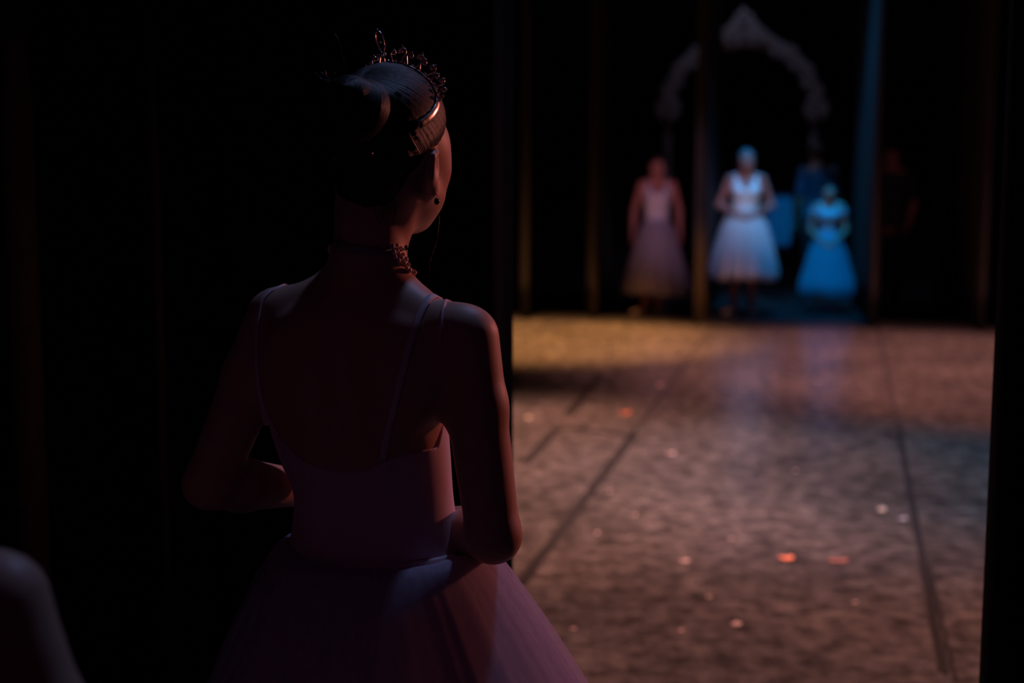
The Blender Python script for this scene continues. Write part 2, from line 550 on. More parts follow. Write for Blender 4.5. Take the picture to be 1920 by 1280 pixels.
class Head:
    def __init__(s, c, yaw=0.0, pitch=0.0, scale=1.0, roll=0.0):
        s.c = Vector(c); s.R = rotm(yaw, pitch, roll); s.k = scale
        s.rows = np.array(s.R.transposed())
    def p(s, x, y, z):
        return s.c + s.R @ (Vector((x, y, z)) * s.k)
    def e(s, x, y, z, rx, ry, rz):
        return ell(s.p(x, y, z), (rx * s.k, ry * s.k, rz * s.k), s.rows)
    def cn(s, a, b, r1, r2):
        return cone(s.p(*a), s.p(*b), r1 * s.k, r2 * s.k)

def add_head(f, H):
    k = H.k
    f.union(H.e(0, -0.015, 0.035, 0.074, 0.092, 0.083), 0.03 * k)
    f.union(H.e(0, 0.030, -0.028, 0.058, 0.062, 0.082), 0.03 * k)
    f.union(H.e(0, 0.061, -0.088, 0.021, 0.020, 0.018), 0.028 * k)
    for s in (-1, 1):
        f.union(H.cn((s*0.053, 0.0, -0.052), (s*0.014, 0.054, -0.086), 0.018, 0.015), 0.028 * k)
        f.union(H.e(s*0.034, 0.042, -0.052, 0.022, 0.026, 0.026), 0.03 * k)
        f.union(H.e(s*0.038, 0.057, -0.022, 0.021, 0.023, 0.020), 0.02 * k)
        f.union(H.e(s*0.045, 0.040, 0.012, 0.020, 0.030, 0.036), 0.03 * k)
        f.union(H.cn((s*0.040, 0.072, 0.020), (s*0.010, 0.086, 0.018), 0.008, 0.009), 0.016 * k)
    f.union(H.cn((0, 0.088, 0.008), (0, 0.104, -0.034), 0.008, 0.011), 0.012 * k)
    for s in (-1, 1):
        f.union(H.e(s*0.010, 0.096, -0.036, 0.008, 0.010, 0.008), 0.006 * k)
        f.union(H.e(s*0.030, 0.094, -0.001, 0.016, 0.011, 0.009), 0.012 * k, -1)
    f.union(H.cn((-0.018, 0.083, -0.062), (0.018, 0.083, -0.062), 0.007, 0.007), 0.008 * k)
    f.union(H.cn((-0.014, 0.084, -0.071), (0.014, 0.084, -0.071), 0.008, 0.008), 0.006 * k)
    for s in (-1, 1):   # ears: helix ridge, bowl and lobe
        f.union(H.e(s*0.074, -0.014, -0.020, 0.009, 0.019, 0.030), 0.008 * k)
        f.union(H.e(s*0.073, -0.006, -0.048, 0.007, 0.009, 0.012), 0.006 * k)
        f.union(H.cn((s*0.083, -0.028, -0.002), (s*0.079, -0.006, 0.008), 0.0038, 0.0034), 0.006 * k)
        f.union(H.cn((s*0.083, -0.028, -0.002), (s*0.080, -0.024, -0.034), 0.0045, 0.004), 0.006 * k)
        f.union(H.e(s*0.086, -0.008, -0.018, 0.008, 0.010, 0.015), 0.006 * k, -1)

def head_details(H, par, lips=True):
    for s in (-1, 1):
        b = MB().ball(H.p(s*0.031, 0.0715, -0.001), 0.0125 * H.k, 12, 8)
        e = b.build('eyeball', M['eye'], par)
        MB().ball(H.p(s*0.031, 0.0802, -0.001), 0.0050 * H.k, 10, 6).build('iris', M['iris'], e)
    m = MB()
    m.tube([H.p(-0.018, 0.0885, -0.064), H.p(0, 0.0925, -0.066), H.p(0.018, 0.0885, -0.064)], 0.003 * H.k, 6)
    m.build('lips', M['lip'], par)

def hand_prims(W, d, n, side, k=1.0, curl=0.5):
    """W wrist, d hand direction, n palm normal; side +1 puts the thumb towards d x n"""
    W = Vector(W); d = Vector(d).normalized(); n = Vector(n); n = (n - d * n.dot(d)).normalized()
    t = d.cross(n) * side
    pr = []
    roots = (0.028, 0.010, -0.009, -0.026)
    lens = (0.068, 0.076, 0.070, 0.054)
    for r_, L in zip(roots, lens):
        a = W + d * 0.012 * k + t * (r_ * 0.6 * k)
        b = W + d * ((0.085 - abs(r_ - 0.008) * 0.25) * k) + t * (r_ * k)
        pr.append((cone(a, b, 0.013 * k, 0.011 * k), 0.012 * k))
        dd = d + t * (r_ * 2.5)
        p = b; ang = curl * 0.6
        for q, (fr, rad) in enumerate(((0.45, 0.0088), (0.32, 0.008), (0.23, 0.0072))):
            v = (dd * math.cos(ang) + n * math.sin(ang)).normalized()
            p2 = p + v * (L * fr * k)
            pr.append((cone(p, p2, rad * k, (rad - 0.0006) * k), 0.004 * k))
            p = p2; ang += curl
    a = W + d * 0.022 * k + t * 0.018 * k
    b = a + (d * 0.65 + t * 0.62 + n * 0.35).normalized() * 0.042 * k
    c = b + (d * 0.85 + t * 0.25 + n * (0.3 + curl * 0.5)).normalized() * 0.028 * k
    e = c + (d * 0.9 + t * 0.05 + n * (0.3 + curl * 0.6)).normalized() * 0.022 * k
    pr.append((cone(a, b, 0.014 * k, 0.0105 * k), 0.010 * k))
    pr.append((cone(b, c, 0.0105 * k, 0.0092 * k), 0.004 * k))
    pr.append((cone(c, e, 0.0092 * k, 0.0075 * k), 0.004 * k))
    return pr

def body(pose, h):
    """returns (whole field, torso-only field)"""
    lo, hi = pose['box']
    T = Field(lo, hi, h)
    T.union(loft(pose['torso'], pose.get('tyaw', 0)), 0.001)
    for p, k in pose.get('torso_extra', []):
        T.union(p, k)
    for p, k in pose.get('torso_cut', []):
        T.union(p, k, -1)
    B = Field(lo, hi, h); B.F = T.F.copy()
    a, b, r1, r2 = pose['neck']
    B.union(cone(a, b, r1, r2), pose.get('neck_k', 0.035))
    for p, k in pose.get('extra', []):
        B.union(p, k)
    add_head(B, pose['head'])
    s = pose.get('k', 1.0)
    for A in pose['arms']:
        r = A.get('r', (0.046, 0.041, 0.035, 0.037, 0.024))
        sh, el, wr = Vector(A['sh']), Vector(A['el']), Vector(A['wr'])
        mid = sh.lerp(el, 0.35)
        B.union(cone(sh, mid, r[0] * s, r[1] * s), 0.04 * s)
        B.union(cone(mid, el, r[1] * s, r[2] * s), 0.015 * s)
        fm = el.lerp(wr, 0.28)
        B.union(cone(el, fm, r[2] * s, r[3] * s), 0.014 * s)
        B.union(cone(fm, wr, r[3] * s, r[4] * s), 0.012 * s)
        for p, k in hand_prims(wr, A['hd'], A['hn'], A['side'], s, A.get('curl', 0.5)):
            B.union(p, k)
    for L in pose['legs']:
        hp, kn, an, to = (Vector(L[i]) for i in ('hip', 'knee', 'ank', 'toe'))
        B.union(cone(hp, kn, 0.080 * s, 0.052 * s), 0.05 * s)
        cf = kn.lerp(an, 0.3) - Vector((0, 0.012, 0)) * s * L.get('fwd', 1)
        B.union(cone(kn, cf, 0.050 * s, 0.050 * s), 0.02 * s)
        B.union(cone(cf, an, 0.050 * s, 0.031 * s), 0.02 * s)
        dv = (to - an); heel = an - Vector((dv.x, dv.y, 0)).normalized() * 0.03 * s - Vector((0, 0, 0.035 * s))
        B.union(cone(heel, an, 0.026 * s, 0.030 * s), 0.02 * s)
        B.union(cone(an - Vector((0, 0, 0.015 * s)), to, 0.032 * s, 0.020 * s), 0.02 * s)
    return B, T

def shoe(par, L, s, mat, h=0.006):
    an, to = Vector(L['ank']), Vector(L['toe'])
    lo = np.minimum(an, to) - 0.09; hi = np.maximum(an, to) + 0.07
    f = Field(lo, hi, h)
    dv = (to - an); fl = Vector((dv.x, dv.y, 0)).normalized()
    heel = an - fl * 0.03 * s - Vector((0, 0, 0.035 * s))
    ball = heel.lerp(to, 0.7) - Vector((0, 0, 0.002))
    f.union(cone(heel, ball, 0.031 * s, 0.034 * s), 0.01)
    f.union(cone(ball, to + fl * 0.012 * s, 0.034 * s, 0.021 * s), 0.01)
    f.union(ell(an + fl * 0.045 * s + Vector((0, 0, 0.035 * s)), (0.05 * s, 0.05 * s, 0.035 * s)), 0.008, -1)
    return link('shoe', f.mesh('shoe'), mat, par)

def garment(name, par, T, region, off, mat, fine=False):
    """cloth of the torso's own shape, off metres proud, kept where region(X,Y,Z) < 0"""
    if fine:      # twice the resolution, so that the hems stay crisp
        T2 = Field(T.lo, T.lo + T.h * (T.n - 1), T.h / 2)
        A = T.F
        for ax in range(3):
            mids = 0.5 * (np.take(A, range(A.shape[ax] - 1), ax) + np.take(A, range(1, A.shape[ax]), ax))
            sh = list(A.shape); sh[ax] = 2 * sh[ax] - 1
            Bq = np.empty(sh, np.float32)
            sl = [slice(None)] * 3; sl[ax] = slice(0, None, 2); Bq[tuple(sl)] = A
            sl[ax] = slice(1, None, 2); Bq[tuple(sl)] = mids
            A = Bq
        T2.F = A; T2.n = np.array(A.shape)
        T2.ax = [(T2.lo[i] + T2.h * np.arange(T2.n[i])).astype(np.float32) for i in range(3)]
        T = T2
    X = T.ax[0][:, None, None]; Y = T.ax[1][None, :, None]; Z = T.ax[2][None, None, :]
    F = np.maximum(T.F - off, region(X, Y, Z)).astype(np.float32)
    i = np.nonzero((F < 0).any(axis=(0, 1)))[0]
    a, b = max(0, i[0] - 2), i[-1] + 3
    return link(name, surface_nets(name, F[:, :, a:b], T.lo + np.array((0, 0, a * T.h)), T.h), mat, par)

def skirt_mesh(name, prof, c, nf, amp, seed, nphi=220, nt=26, wob=0.012, sx=1.0):
    """prof: list of (t, z, r); gathered cloth hanging from the waist round c"""
    r_ = np.random.default_rng(seed)
    ts = [p[0] for p in prof]; zs = [p[1] for p in prof]; rs = [p[2] for p in prof]
    ph = r_.uniform(0, 2 * PI, 6)
    phi = np.linspace(0, 2 * PI, nphi, endpoint=False)
    w = (np.sin(nf * phi + ph[0]) + 0.6 * np.sin((nf * 2 - 3) * phi + ph[1]) + 0.5 * np.sin((nf // 2 + 1) * phi + ph[2])
         + 0.35 * np.sin((nf * 3 + 5) * phi + ph[3]))
    V = []
    for q in range(nt + 1):
        t = q / nt
        z = float(np.interp(t, ts, zs)); r = float(hermite(ts, rs, np.array([t]))[0]); z = float(hermite(ts, zs, np.array([t]))[0])
        A = amp * (0.15 + 0.85 * t)
        rr = r + A * w
        zz = z + wob * t * np.sin(3 * phi + ph[4]) + wob * 0.6 * t * np.sin(7 * phi + ph[5])
        V.append(np.stack([c[0] + rr * np.cos(phi) * sx, c[1] + rr * np.sin(phi), zz + 0 * phi], 1))
    V = np.concatenate(V)
    i = np.arange(nphi); i2 = (i + 1) % nphi
    F = np.concatenate([np.stack([q * nphi + i, (q + 1) * nphi + i, (q + 1) * nphi + i2, q * nphi + i2], 1)[:, ::-1] for q in range(nt)])
    return quad_mesh(name, V, F)

# ------------------------------------------------------------------ the setting
YAW = math.radians(13.0)                       # the stage runs away 13 degrees to the right
U = Vector((math.sin(YAW), math.cos(YAW), 0))  # across the stage
W_ = Vector((math.cos(YAW), -math.sin(YAW), 0))# along the wings
def ST(u, v, z=0.0):
    return U * u + W_ * v + Vector((0, 0, z))
def to_st(p):
    return p.dot(U), p.dot(W_)

SMAT = Matrix(((W_.x, U.x, 0, 0), (W_.y, U.y, 0, 0), (0, 0, 1, 0), (0, 0, 0, 1)))   # (v,u,z) -> world
ua, va = to_st(G(970, 597)); ub, vb = to_st(G(1850, 625))
U_END = (ua + ub) / 2
fl = MB().box((-9, -4, -0.12), (12, 24, -0.004), SMAT).build('floor', M['black_floor'], smooth=False)
tag(fl, 'black painted stage floor with worn brown dance vinyl strips', kind='structure')
seamL = to_st(G(1100, 930))[1]; seamL2 = to_st(G(1060, 780))[1]; seamR = to_st(G(1715, 960))[1]
wd = seamR - seamL
vs = [seamL - 3 * wd, seamL - 2 * wd, seamL - wd, seamL, seamR, seamR + wd, seamR + 2 * wd, seamR + 3 * wd]
U0 = 3.6
gap = 0.013
cut = to_st(G(1120, 806))[0]
for i in range(len(vs) - 1):
    us = [U0, cut + (0 if i == 2 else (1.7 if i % 2 else -1.3)), U_END]
    for j in range(2):
        m = MB().box((vs[i] + gap, us[j] + 0.006, -0.004), (vs[i + 1] - gap, us[j + 1] - 0.006, 0.0), SMAT)
        m.build('vinyl_strip', M['vinyl'], fl, smooth=False)
def tape(v0, u0, v1, u1, w, label):
    a, b = ST(u0, v0), ST(u1, v1)
    d = (b - a); L = d.length; d.normalize(); n = Vector((d.y, -d.x, 0))
    V = []; k = 24
    for i in range(k + 1):
        p = a + d * (L * i / k); j = 0.003 * math.sin(i * 1.7)
        V += [p - n * (w / 2) + n * j, p + n * (w / 2) + n * j]
    V = [v + Vector((0, 0, 0.0012)) for v in V]
    n0 = len(V); V += [v - Vector((0, 0, 0.0010)) for v in V]
    F = [(2*i, 2*i+1, 2*i+3, 2*i+2) for i in range(k)] + [(n0+2*i+2, n0+2*i+3, n0+2*i+1, n0+2*i) for i in range(k)]
    F += [(2*i, 2*i+2, n0+2*i+2, n0+2*i) for i in range(k)] + [(2*i+3, 2*i+1, n0+2*i+1, n0+2*i+3) for i in range(k)]
    F += [(0, n0, n0+1, 1), (2*k+1, n0+2*k+1, n0+2*k, 2*k)]
    o = link('floor_tape', mesh('floor_tape', V, F), M['tape'], smooth=False)
    tag(o, label, 'tape')
a = to_st(G(975, 1095)); b = to_st(G(1190, 812))
tape(a[1], a[0], b[1], b[0], 0.05, 'long dark tape over the floor seam nearest the foreground ballerina')
a = to_st(G(985, 868)); b = to_st(G(1046, 802))
tape(a[1], a[0], b[1], b[0], 0.05, 'short dark floor tape close to the left curtain edge, nearer piece')
a = to_st(G(1064, 778)); b = to_st(G(1128, 700))
tape(a[1], a[0], b[1], b[0], 0.05, 'short dark floor tape left of the rust paper scrap, farther piece')
a = to_st(G(1046, 800)); b = to_st(G(1190, 816))
tape(a[1], a[0], b[1], b[0], 0.05, 'dark crossways floor tape joining two long tapes')
a = to_st(G(1768, 1260)); b = to_st(G(1684, 800))
tape(a[1], a[0], b[1], b[0], 0.032, 'long dark tape line on the right side of the stage')
a = to_st(G(1793, 1280)); b = to_st(G(1742, 1060))
tape(a[1], a[0], b[1], b[0], 0.014, 'thin second tape line at lower right, beside the long one')

bw = MB().box((-9, 20.0, -0.12), (12, 20.2, 6.5), SMAT).build('wall_back', M['black_wall'], smooth=False)
tag(bw, 'black wall far behind the opposite wing', kind='structure')

def curtain(name, pts, z0, z1, amp, lam, mat, label, seed, hem=None, group=None, taper=0.0):
    """pleated drape along a plan polyline pts"""
    r_ = np.random.default_rng(seed)
    pts = [Vector((p[0], p[1], 0)) for p in pts]
    seg = [(pts[i + 1] - pts[i]).length for i in range(len(pts) - 1)]
    L = sum(seg); n = max(24, int(L / lam * 16))
    ph = r_.uniform(0, 6.28, 4); nz = 15
    cum = np.cumsum([0] + seg)
    V = []
    base = []
    for i in range(n + 1):
        s_ = L * i / n
        x = float(np.interp(s_, cum, [p.x for p in pts])); y = float(np.interp(s_, cum, [p.y for p in pts]))
        base.append(Vector((x, y, 0)))
    for j in range(nz + 1):
        z = z0 + (z1 - z0) * j / nz
        for i in range(n + 1):
            s_ = L * i / n
            t = (base[min(i + 1, n)] - base[max(i - 1, 0)]).normalized(); nn = Vector((t.y, -t.x, 0))
            q = 2 * PI * s_ / lam + 1.1 * math.sin(s_ * 2.1 / lam + ph[0]) + 0.10 * math.sin(z * 1.3 + s_ * 3 + ph[1])
            off = amp * (math.sin(q) + 0.35 * math.sin(2 * q + ph[2])) * (1.0 - 0.25 * z / z1)
            V.append(base[i] + nn * off + Vector((0, 0, z)))
    F = []
    for j in range(nz):
        for i in range(n):
            a = j * (n + 1) + i
            F.append((a, a + 1, a + n + 2, a + n + 1))
    me = mesh(name, V, F)
    o = link(name, me, mat)
    sd = o.modifiers.new('thickness', 'SOLIDIFY'); sd.thickness = 0.006; sd.offset = 0
    tag(o, label, 'curtain', group)
    if hem is not None:     # the folded webbing edge of the drape
        i = hem
        m = MB()
        ks = [j * (n + 1) + (0 if i == 0 else n) for j in range(nz + 1)]
        m.tube([V[k] for k in ks], 0.014, 6)
        m.build('edge_hem', M['hem'], o)
    return o

# near masking drapes on either side of the camera's gap
curtain('stage_curtain', [(-2.3, 1.35), (-1.45, 2.15), (-0.9, 2.75), (-0.35, 3.15), (0.005, 3.22)], 0.01, 5.0, 0.045, 0.26, M['black_velour'],
        'black pleated curtain filling the left side behind the foreground ballerina', 3)
e = P(1850, 640, 2.5)
curtain('stage_curtain', [(e.x + 0.01, 2.5), (1.2, 2.25), (1.7, 1.6), (2.1, 0.9)], 0.01, 5.0, 0.03, 0.24, M['black_velour'],
        'black pleated curtain at the right edge of the picture', 4)

# legs (side drapes) of the far wing, hung along the wing axis, seen almost edge on
def leg(px, py, px2, length, label, seed, amp=0.035, hem=0):
    g = G(px, py)
    q = P(px2, 560, g.y + length); q.z = 0
    return curtain('wing_curtain', [(g.x, g.y), (q.x, q.y)], 0.005, 5.4, amp, 0.3, M['velour_leg'], label, seed, hem)
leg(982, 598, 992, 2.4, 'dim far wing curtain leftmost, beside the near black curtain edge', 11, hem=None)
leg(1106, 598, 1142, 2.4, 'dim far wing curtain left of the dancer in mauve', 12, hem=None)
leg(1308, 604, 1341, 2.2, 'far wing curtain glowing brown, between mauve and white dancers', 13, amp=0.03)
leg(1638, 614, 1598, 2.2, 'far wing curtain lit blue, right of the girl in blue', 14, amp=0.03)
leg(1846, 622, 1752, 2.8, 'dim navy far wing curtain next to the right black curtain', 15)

# ------------------------------------------------------------------ foreground ballerina
FB = Vector((-0.19, 2.06, 0))
def L_(px, py, Y):
    return P(px, py, Y) - FB

ball = empty('person', FB)
tag(ball, 'ballerina seen from behind in tiara, scoop-back leotard and pale tulle skirt', 'person')
TY = math.radians(20)
def station(py, l, r, b, Y=2.06, dy=0.0):
    a = L_(l, py, Y); c = L_(r, py, Y)
    half = (c.x - a.x) / 2
    cs, sn = math.cos(TY), math.sin(TY)
    aa = math.sqrt(max(half ** 2 - (b * sn) ** 2, 1e-4)) / cs
    return (a.z, (a.x + c.x) / 2, dy, aa, b)
stn = [station(1240, 520, 900, 0.120), station(1140, 525, 890, 0.118), station(1060, 535, 872, 0.105), station(1000, 547, 859, 0.092), station(930, 551, 848, 0.086), station(860, 524, 843, 0.092),
       station(780, 500, 838, 0.100), station(700, 484, 838, 0.104), station(630, 487, 850, 0.096, dy=-0.004), station(580, 508, 832, 0.076, dy=-0.008),
       station(540, 555, 795, 0.056, dy=-0.008), station(512, 620, 760, 0.044, dy=-0.006), station(490, 650, 738, 0.032, dy=-0.004)]
cT, sT = math.cos(TY), math.sin(TY)
def tl(x, y, z, cx=-0.01, cy=0.0):     # torso-local to figure-local
    return Vector((cx + x * cT + y * sT, cy - x * sT + y * cT, z))
zsh = L_(690, 600, 2.06).z
fwd_rows = np.array(rotm(TY).transposed())
extra = []
shL = L_(517, 596, 2.11); shR = L_(876, 632, 1.985)
hd = Head(L_(738, 293, 2.085), math.radians(26), math.radians(4), 0.970)
armL = dict(sh=shL, el=L_(392, 906, 2.02), wr=L_(592, 915, 2.20), hd=(0.75, 0.45, 0.05), hn=(-0.4, -0.6, -0.6), side=-1, curl=0.45,
            r=(0.044, 0.043, 0.036, 0.040, 0.025))
armR = dict(sh=shR, el=L_(925, 1003, 1.955), wr=L_(838, 980, 2.22), hd=(-0.75, 0.45, 0.05), hn=(0.4, -0.6, -0.6), side=1, curl=0.45,
            r=(0.045, 0.043, 0.038, 0.039, 0.026))
pose = dict(
    box=((-0.46, -0.34, -0.01), (0.46, 0.42, 1.80)), torso=stn, tyaw=TY,
    torso_extra=[(ell(tl(0.058, 0.085, L_(690, 745, 2.06).z), (0.052, 0.042, 0.05), fwd_rows), 0.03),
                 (ell(tl(-0.058, 0.085, L_(690, 745, 2.06).z), (0.052, 0.042, 0.05), fwd_rows), 0.03),
                 (ell(tl(0.082, -0.070, L_(690, 690, 2.06).z), (0.042, 0.024, 0.068), fwd_rows), 0.05),
                 (ell(tl(-0.078, -0.070, L_(690, 690, 2.06).z), (0.042, 0.024, 0.068), fwd_rows), 0.05)],
    torso_cut=[(cone(tl(0, -0.114, L_(690, 950, 2.06).z), tl(0, -0.122, L_(690, 640, 2.06).z), 0.014, 0.012), 0.05)],
    neck=(L_(694, 520, 2.055), L_(696, 350, 2.075), 0.053, 0.052), neck_k=0.022,
    head=hd,
    extra=[(cone(L_(680, 512, 2.06), shL + Vector((0.03, 0, 0.008)), 0.036, 0.026), 0.04),
           (cone(L_(708, 538, 2.05), shR + Vector((-0.03, 0, 0.010)), 0.031, 0.026), 0.04),
           (cone(hd.p(0.05, -0.035, -0.055), L_(725, 510, 2.12), 0.014, 0.013), 0.02)],
    arms=[armL, armR],
    legs=[dict(hip=tl(-0.085, 0, 0.86), knee=tl(-0.085, 0.01, 0.47), ank=tl(-0.08, -0.01, 0.078), toe=tl(-0.12, 0.14, 0.028)),
          dict(hip=tl(0.085, 0, 0.86), knee=tl(0.085, 0.01, 0.47), ank=tl(0.08, -0.01, 0.078), toe=tl(0.12, 0.14, 0.028))])
BF, TF = body(pose, 0.005)
link('body', BF.mesh('body'), M['skin'], ball)
head_details(hd, ball)
for Lg in pose['legs']:
    shoe(ball, Lg, 1.0, M['shoe_pink'])

# leotard: low scoop at the back, straps over the shoulders
bx = np.array([-0.16, -0.135, -0.105, -0.07, -0.02, 0.02, 0.045, 0.07, 0.11, 0.16])
bp = [640, 780, 846, 872, 888, 884, 868, 853, 846, 836]
bz = np.array([L_(690, q, 1.965).z for q in bp])
z_front = L_(690, 690, 2.06).z
def leo(X, Y, Z):
    x = X + 0.01; xl = x * cT - Y * sT; yl = x * sT + Y * cT
    back = np.interp(np.broadcast_to(xl, np.broadcast(X, Y).shape), bx, bz)
    side = np.clip((yl + 0.03) / 0.06, 0, 1)
    return Z - (back * (1 - side) + z_front * side)
iz = [int((q - TF.lo[2]) / TF.h) for q in (0.84, 1.36)]
TC = Field(TF.lo, TF.lo + 0.1, TF.h); TC.F = TF.F[:, :, iz[0]:iz[1]]; TC.n = np.array(TC.F.shape); TC.lo = TF.lo + np.array((0, 0, iz[0] * TF.h))
garment('leotard', ball, TC, leo, 0.0030, M['leotard'], fine=True)

CAMP = Vector((0, 0, CAM_H))
def on_body(px, py, off=0.002):
    d = (P(px, py, 1.0) - CAMP)
    p = BF.cast(CAMP - FB, d, 1.5, 2.6)
    return p
def strap(pts, w, name='strap', extra_back=()):
    Q = []; NN = []
    dense = []
    for i in range(len(pts) - 1):
        for k in range(4):
            t = k / 4
            dense.append((pts[i][0] * (1 - t) + pts[i + 1][0] * t, pts[i][1] * (1 - t) + pts[i + 1][1] * t))
    dense.append(pts[-1])
    for a in dense:
        p = on_body(*a)
        if p is None: continue
        Q.append(p)
    Q += [BF.project(e, 0.0) for e in extra_back]
    # smooth, seat on the skin
    for _ in range(3):
        Q = [Q[0]] + [(Q[i - 1] + Q[i] * 2 + Q[i + 1]) / 4 for i in range(1, len(Q) - 1)] + [Q[-1]]
    Q = [BF.project(q, 0.0012) for q in Q]
    NN = [BF.grad(q) for q in Q]
    m = MB().tube(Q, 0.003, 8, flat=(w / 2, 0.0016), nrm=NN)
    return m.build(name, M['strap'], ball)
fr = lambda x, z: tl(x, 0.12, z)
zc = L_(690, 600, 2.06).z
strap([(718, 862), (722, 830), (735, 780), (752, 710), (768, 645), (785, 595), (803, 562), (822, 551)], 0.011,
      extra_back=[tl(0.100, 0.03, zc + 0.035), tl(0.098, 0.075, zc - 0.01), tl(0.09, 0.11, zc - 0.06), tl(0.082, 0.12, z_front)])
strap([(826, 640), (828, 600), (833, 572), (838, 560)], 0.005, 'clear_strap', extra_back=[shR + Vector((-0.03, 0.05, 0.03)), shR + Vector((-0.035, 0.07, -0.02))])
strap([(524, 866), (510, 825), (498, 780), (486, 720), (481, 660), (482, 610), (488, 570), (505, 545)], 0.010,
      extra_back=[tl(-0.12, 0.035, zc + 0.03), tl(-0.11, 0.08, zc - 0.01), tl(-0.095, 0.11, zc - 0.06), tl(-0.082, 0.12, z_front)])

# skirt: gathered tulle, three layers
zw = L_(690, 1030, 2.06).z
cxw = L_(705, 1030, 2.06).x
prof = [(0, zw, 0.118), (0.035, zw + 0.012, 0.145), (0.09, zw - 0.012, 0.172), (0.2, zw - 0.09, 0.222), (0.38, zw - 0.21, 0.285), (0.65, zw - 0.42, 0.375), (1.0, zw - 0.70, 0.46)]
def shrink(pf, dr):
    return [(t, z, max(0.1, r - dr * min(1, t * 5))) for t, z, r in pf]
for q, (dr, mt, nf, am) in enumerate(((0.0, 'tulle', 19, 0.0018), (0.013, 'tulle', 23, 0.0035), (0.03, 'tulle_in', 17, 0.006))):
    me = skirt_mesh('skirt_layer', shrink(prof, dr), (cxw + 0.008, 0.0), nf, am, 40 + q, 340, 44)
    # the skirt leans a little to her right as it falls
    co = np.zeros(len(me.vertices) * 3, np.float32); me.vertices.foreach_get('co', co); co = co.reshape(-1, 3)
    co[:, 0] += 0.11 * np.maximum(0, zw - co[:, 2])
    me.vertices.foreach_set('co', co.ravel())
    link('skirt_layer', me, M[mt], ball)
m = MB()
ring = [BF.project(Vector((cxw + 0.15 * math.cos(a), 0.12 * math.sin(a), zw + 0.004)), 0.006) for a in np.linspace(0, 2 * PI, 48, endpoint=False)]
m.tube(ring, 0.004, 8, closed=True, flat=(0.010, 0.003), nrm=[BF.grad(p) for p in ring])
m.build('waistband', M['leotard'], ball)

# hair: smooth cap, high bun, loose wisps
HF = Field(hd.c - Vector((0.15, 0.15, 0.13)), hd.c + Vector((0.15, 0.15, 0.17)), 0.004)
HF.union(hd.e(0, -0.017, 0.039, 0.0755, 0.094, 0.088), 0.01)
HF.union(hd.e(0, 0.026, -0.020, 0.058, 0.060, 0.078), 0.03)
HF.union(cone(*pose['neck']), 0.022)
HF.union(hd.e(0, -0.042, -0.03, 0.047, 0.040, 0.045), 0.03)
X = HF.ax[0][:, None, None] - hd.c.x; Y = HF.ax[1][None, :, None] - hd.c.y; Z = HF.ax[2][None, None, :] - hd.c.z
r = hd.rows
hx = r[0, 0] * X + r[0, 1] * Y + r[0, 2] * Z; hy = r[1, 0] * X + r[1, 1] * Y + r[1, 2] * Z; hz = r[2, 0] * X + r[2, 1] * Y + r[2, 2] * Z
lim = np.interp(hz, [-0.10, -0.03, 0.012, 0.035, 0.07, 0.11], [-0.050, -0.040, 0.000, 0.038, 0.078, 0.105])
thick = np.interp(hz, [-0.085, -0.04, 0.03, 0.10], [-0.001, 0.003, 0.006, 0.009]) - 0.006 * np.clip((hy - lim + 0.03) / 0.03, 0, 1)
line = np.maximum(hy - lim, -(hz + 0.078 - 0.35 * np.abs(hx)))
bd = np.array((0.0, -0.78, 0.62)); bd /= np.linalg.norm(bd)       # the comb lines run to the bun
bu = np.array((1.0, 0, 0)); bv = np.cross(bd, bu)
hb = lambda a, b, c, w: a * w[0] + b * w[1] + c * w[2]
az = np.arctan2(hb(hx, hy, hz - 0.03, bv), hb(hx, hy, hz - 0.03, bu))
groove = 0.0005 * np.sin(az * 37) + 0.0004 * np.sin(az * 61 + 1.3)
HF.F = np.maximum(HF.F - (thick + groove).astype(np.float32), line.astype(np.float32))
hair_me = HF.mesh('hair')
def comb(co):
    q = (co - np.array(hd.c)) @ np.array(hd.R)
    q[:, 2] -= 0.03
    a = np.arctan2(q @ bv, q @ bu)
    return np.stack([np.cos(a) * 26, np.sin(a) * 26, (q @ bd) * 14], 1)
add_strand(hair_me, comb)
hair = link('hair', hair_me, M['hair_comb'], ball)
bc = L_(655, 203, 1.975)
bun = Field(bc - Vector((0.1, 0.1, 0.1)), bc + Vector((0.1, 0.1, 0.1)), 0.004)
bun.union(ell(bc, (0.040, 0.036, 0.046), hd.rows), 0.01)
axis = (hd.R @ Vector((0, -0.85, 0.5))).normalized()
e1 = axis.orthogonal().normalized(); e2 = axis.cross(e1)
for s_ in range(26):       # twisted coil round the bun
    a0, a1 = s_ * 2 * PI / 24, (s_ + 1) * 2 * PI / 24
    pa = bc + (e1 * math.cos(a0) + e2 * math.sin(a0)) * 0.036 - axis * (0.006 + 0.0004 * s_)
    pb = bc + (e1 * math.cos(a1) + e2 * math.sin(a1)) * 0.036 - axis * (0.006 + 0.0004 * (s_ + 1))
    bun.union(cone(pa, pb, 0.017, 0.017), 0.008)
bun_me = bun.mesh('hair_bun')
def coil(co):
    q = co - np.array(bc); h_ = q @ np.array(axis); x_ = q @ np.array(e1); y_ = q @ np.array(e2)
    return np.stack([np.hypot(x_, y_) * 420, h_ * 420, np.arctan2(y_, x_) * 1.2], 1)
add_strand(bun_me, coil)
link('hair_bun', bun_me, M['hair_comb'], ball)
def wisp(pts, r0=0.0006):
    return MB().tube([L_(*p) for p in pts], [r0] * (len(pts) - 1) + [r0 * 0.3], 5)
wm = MB()
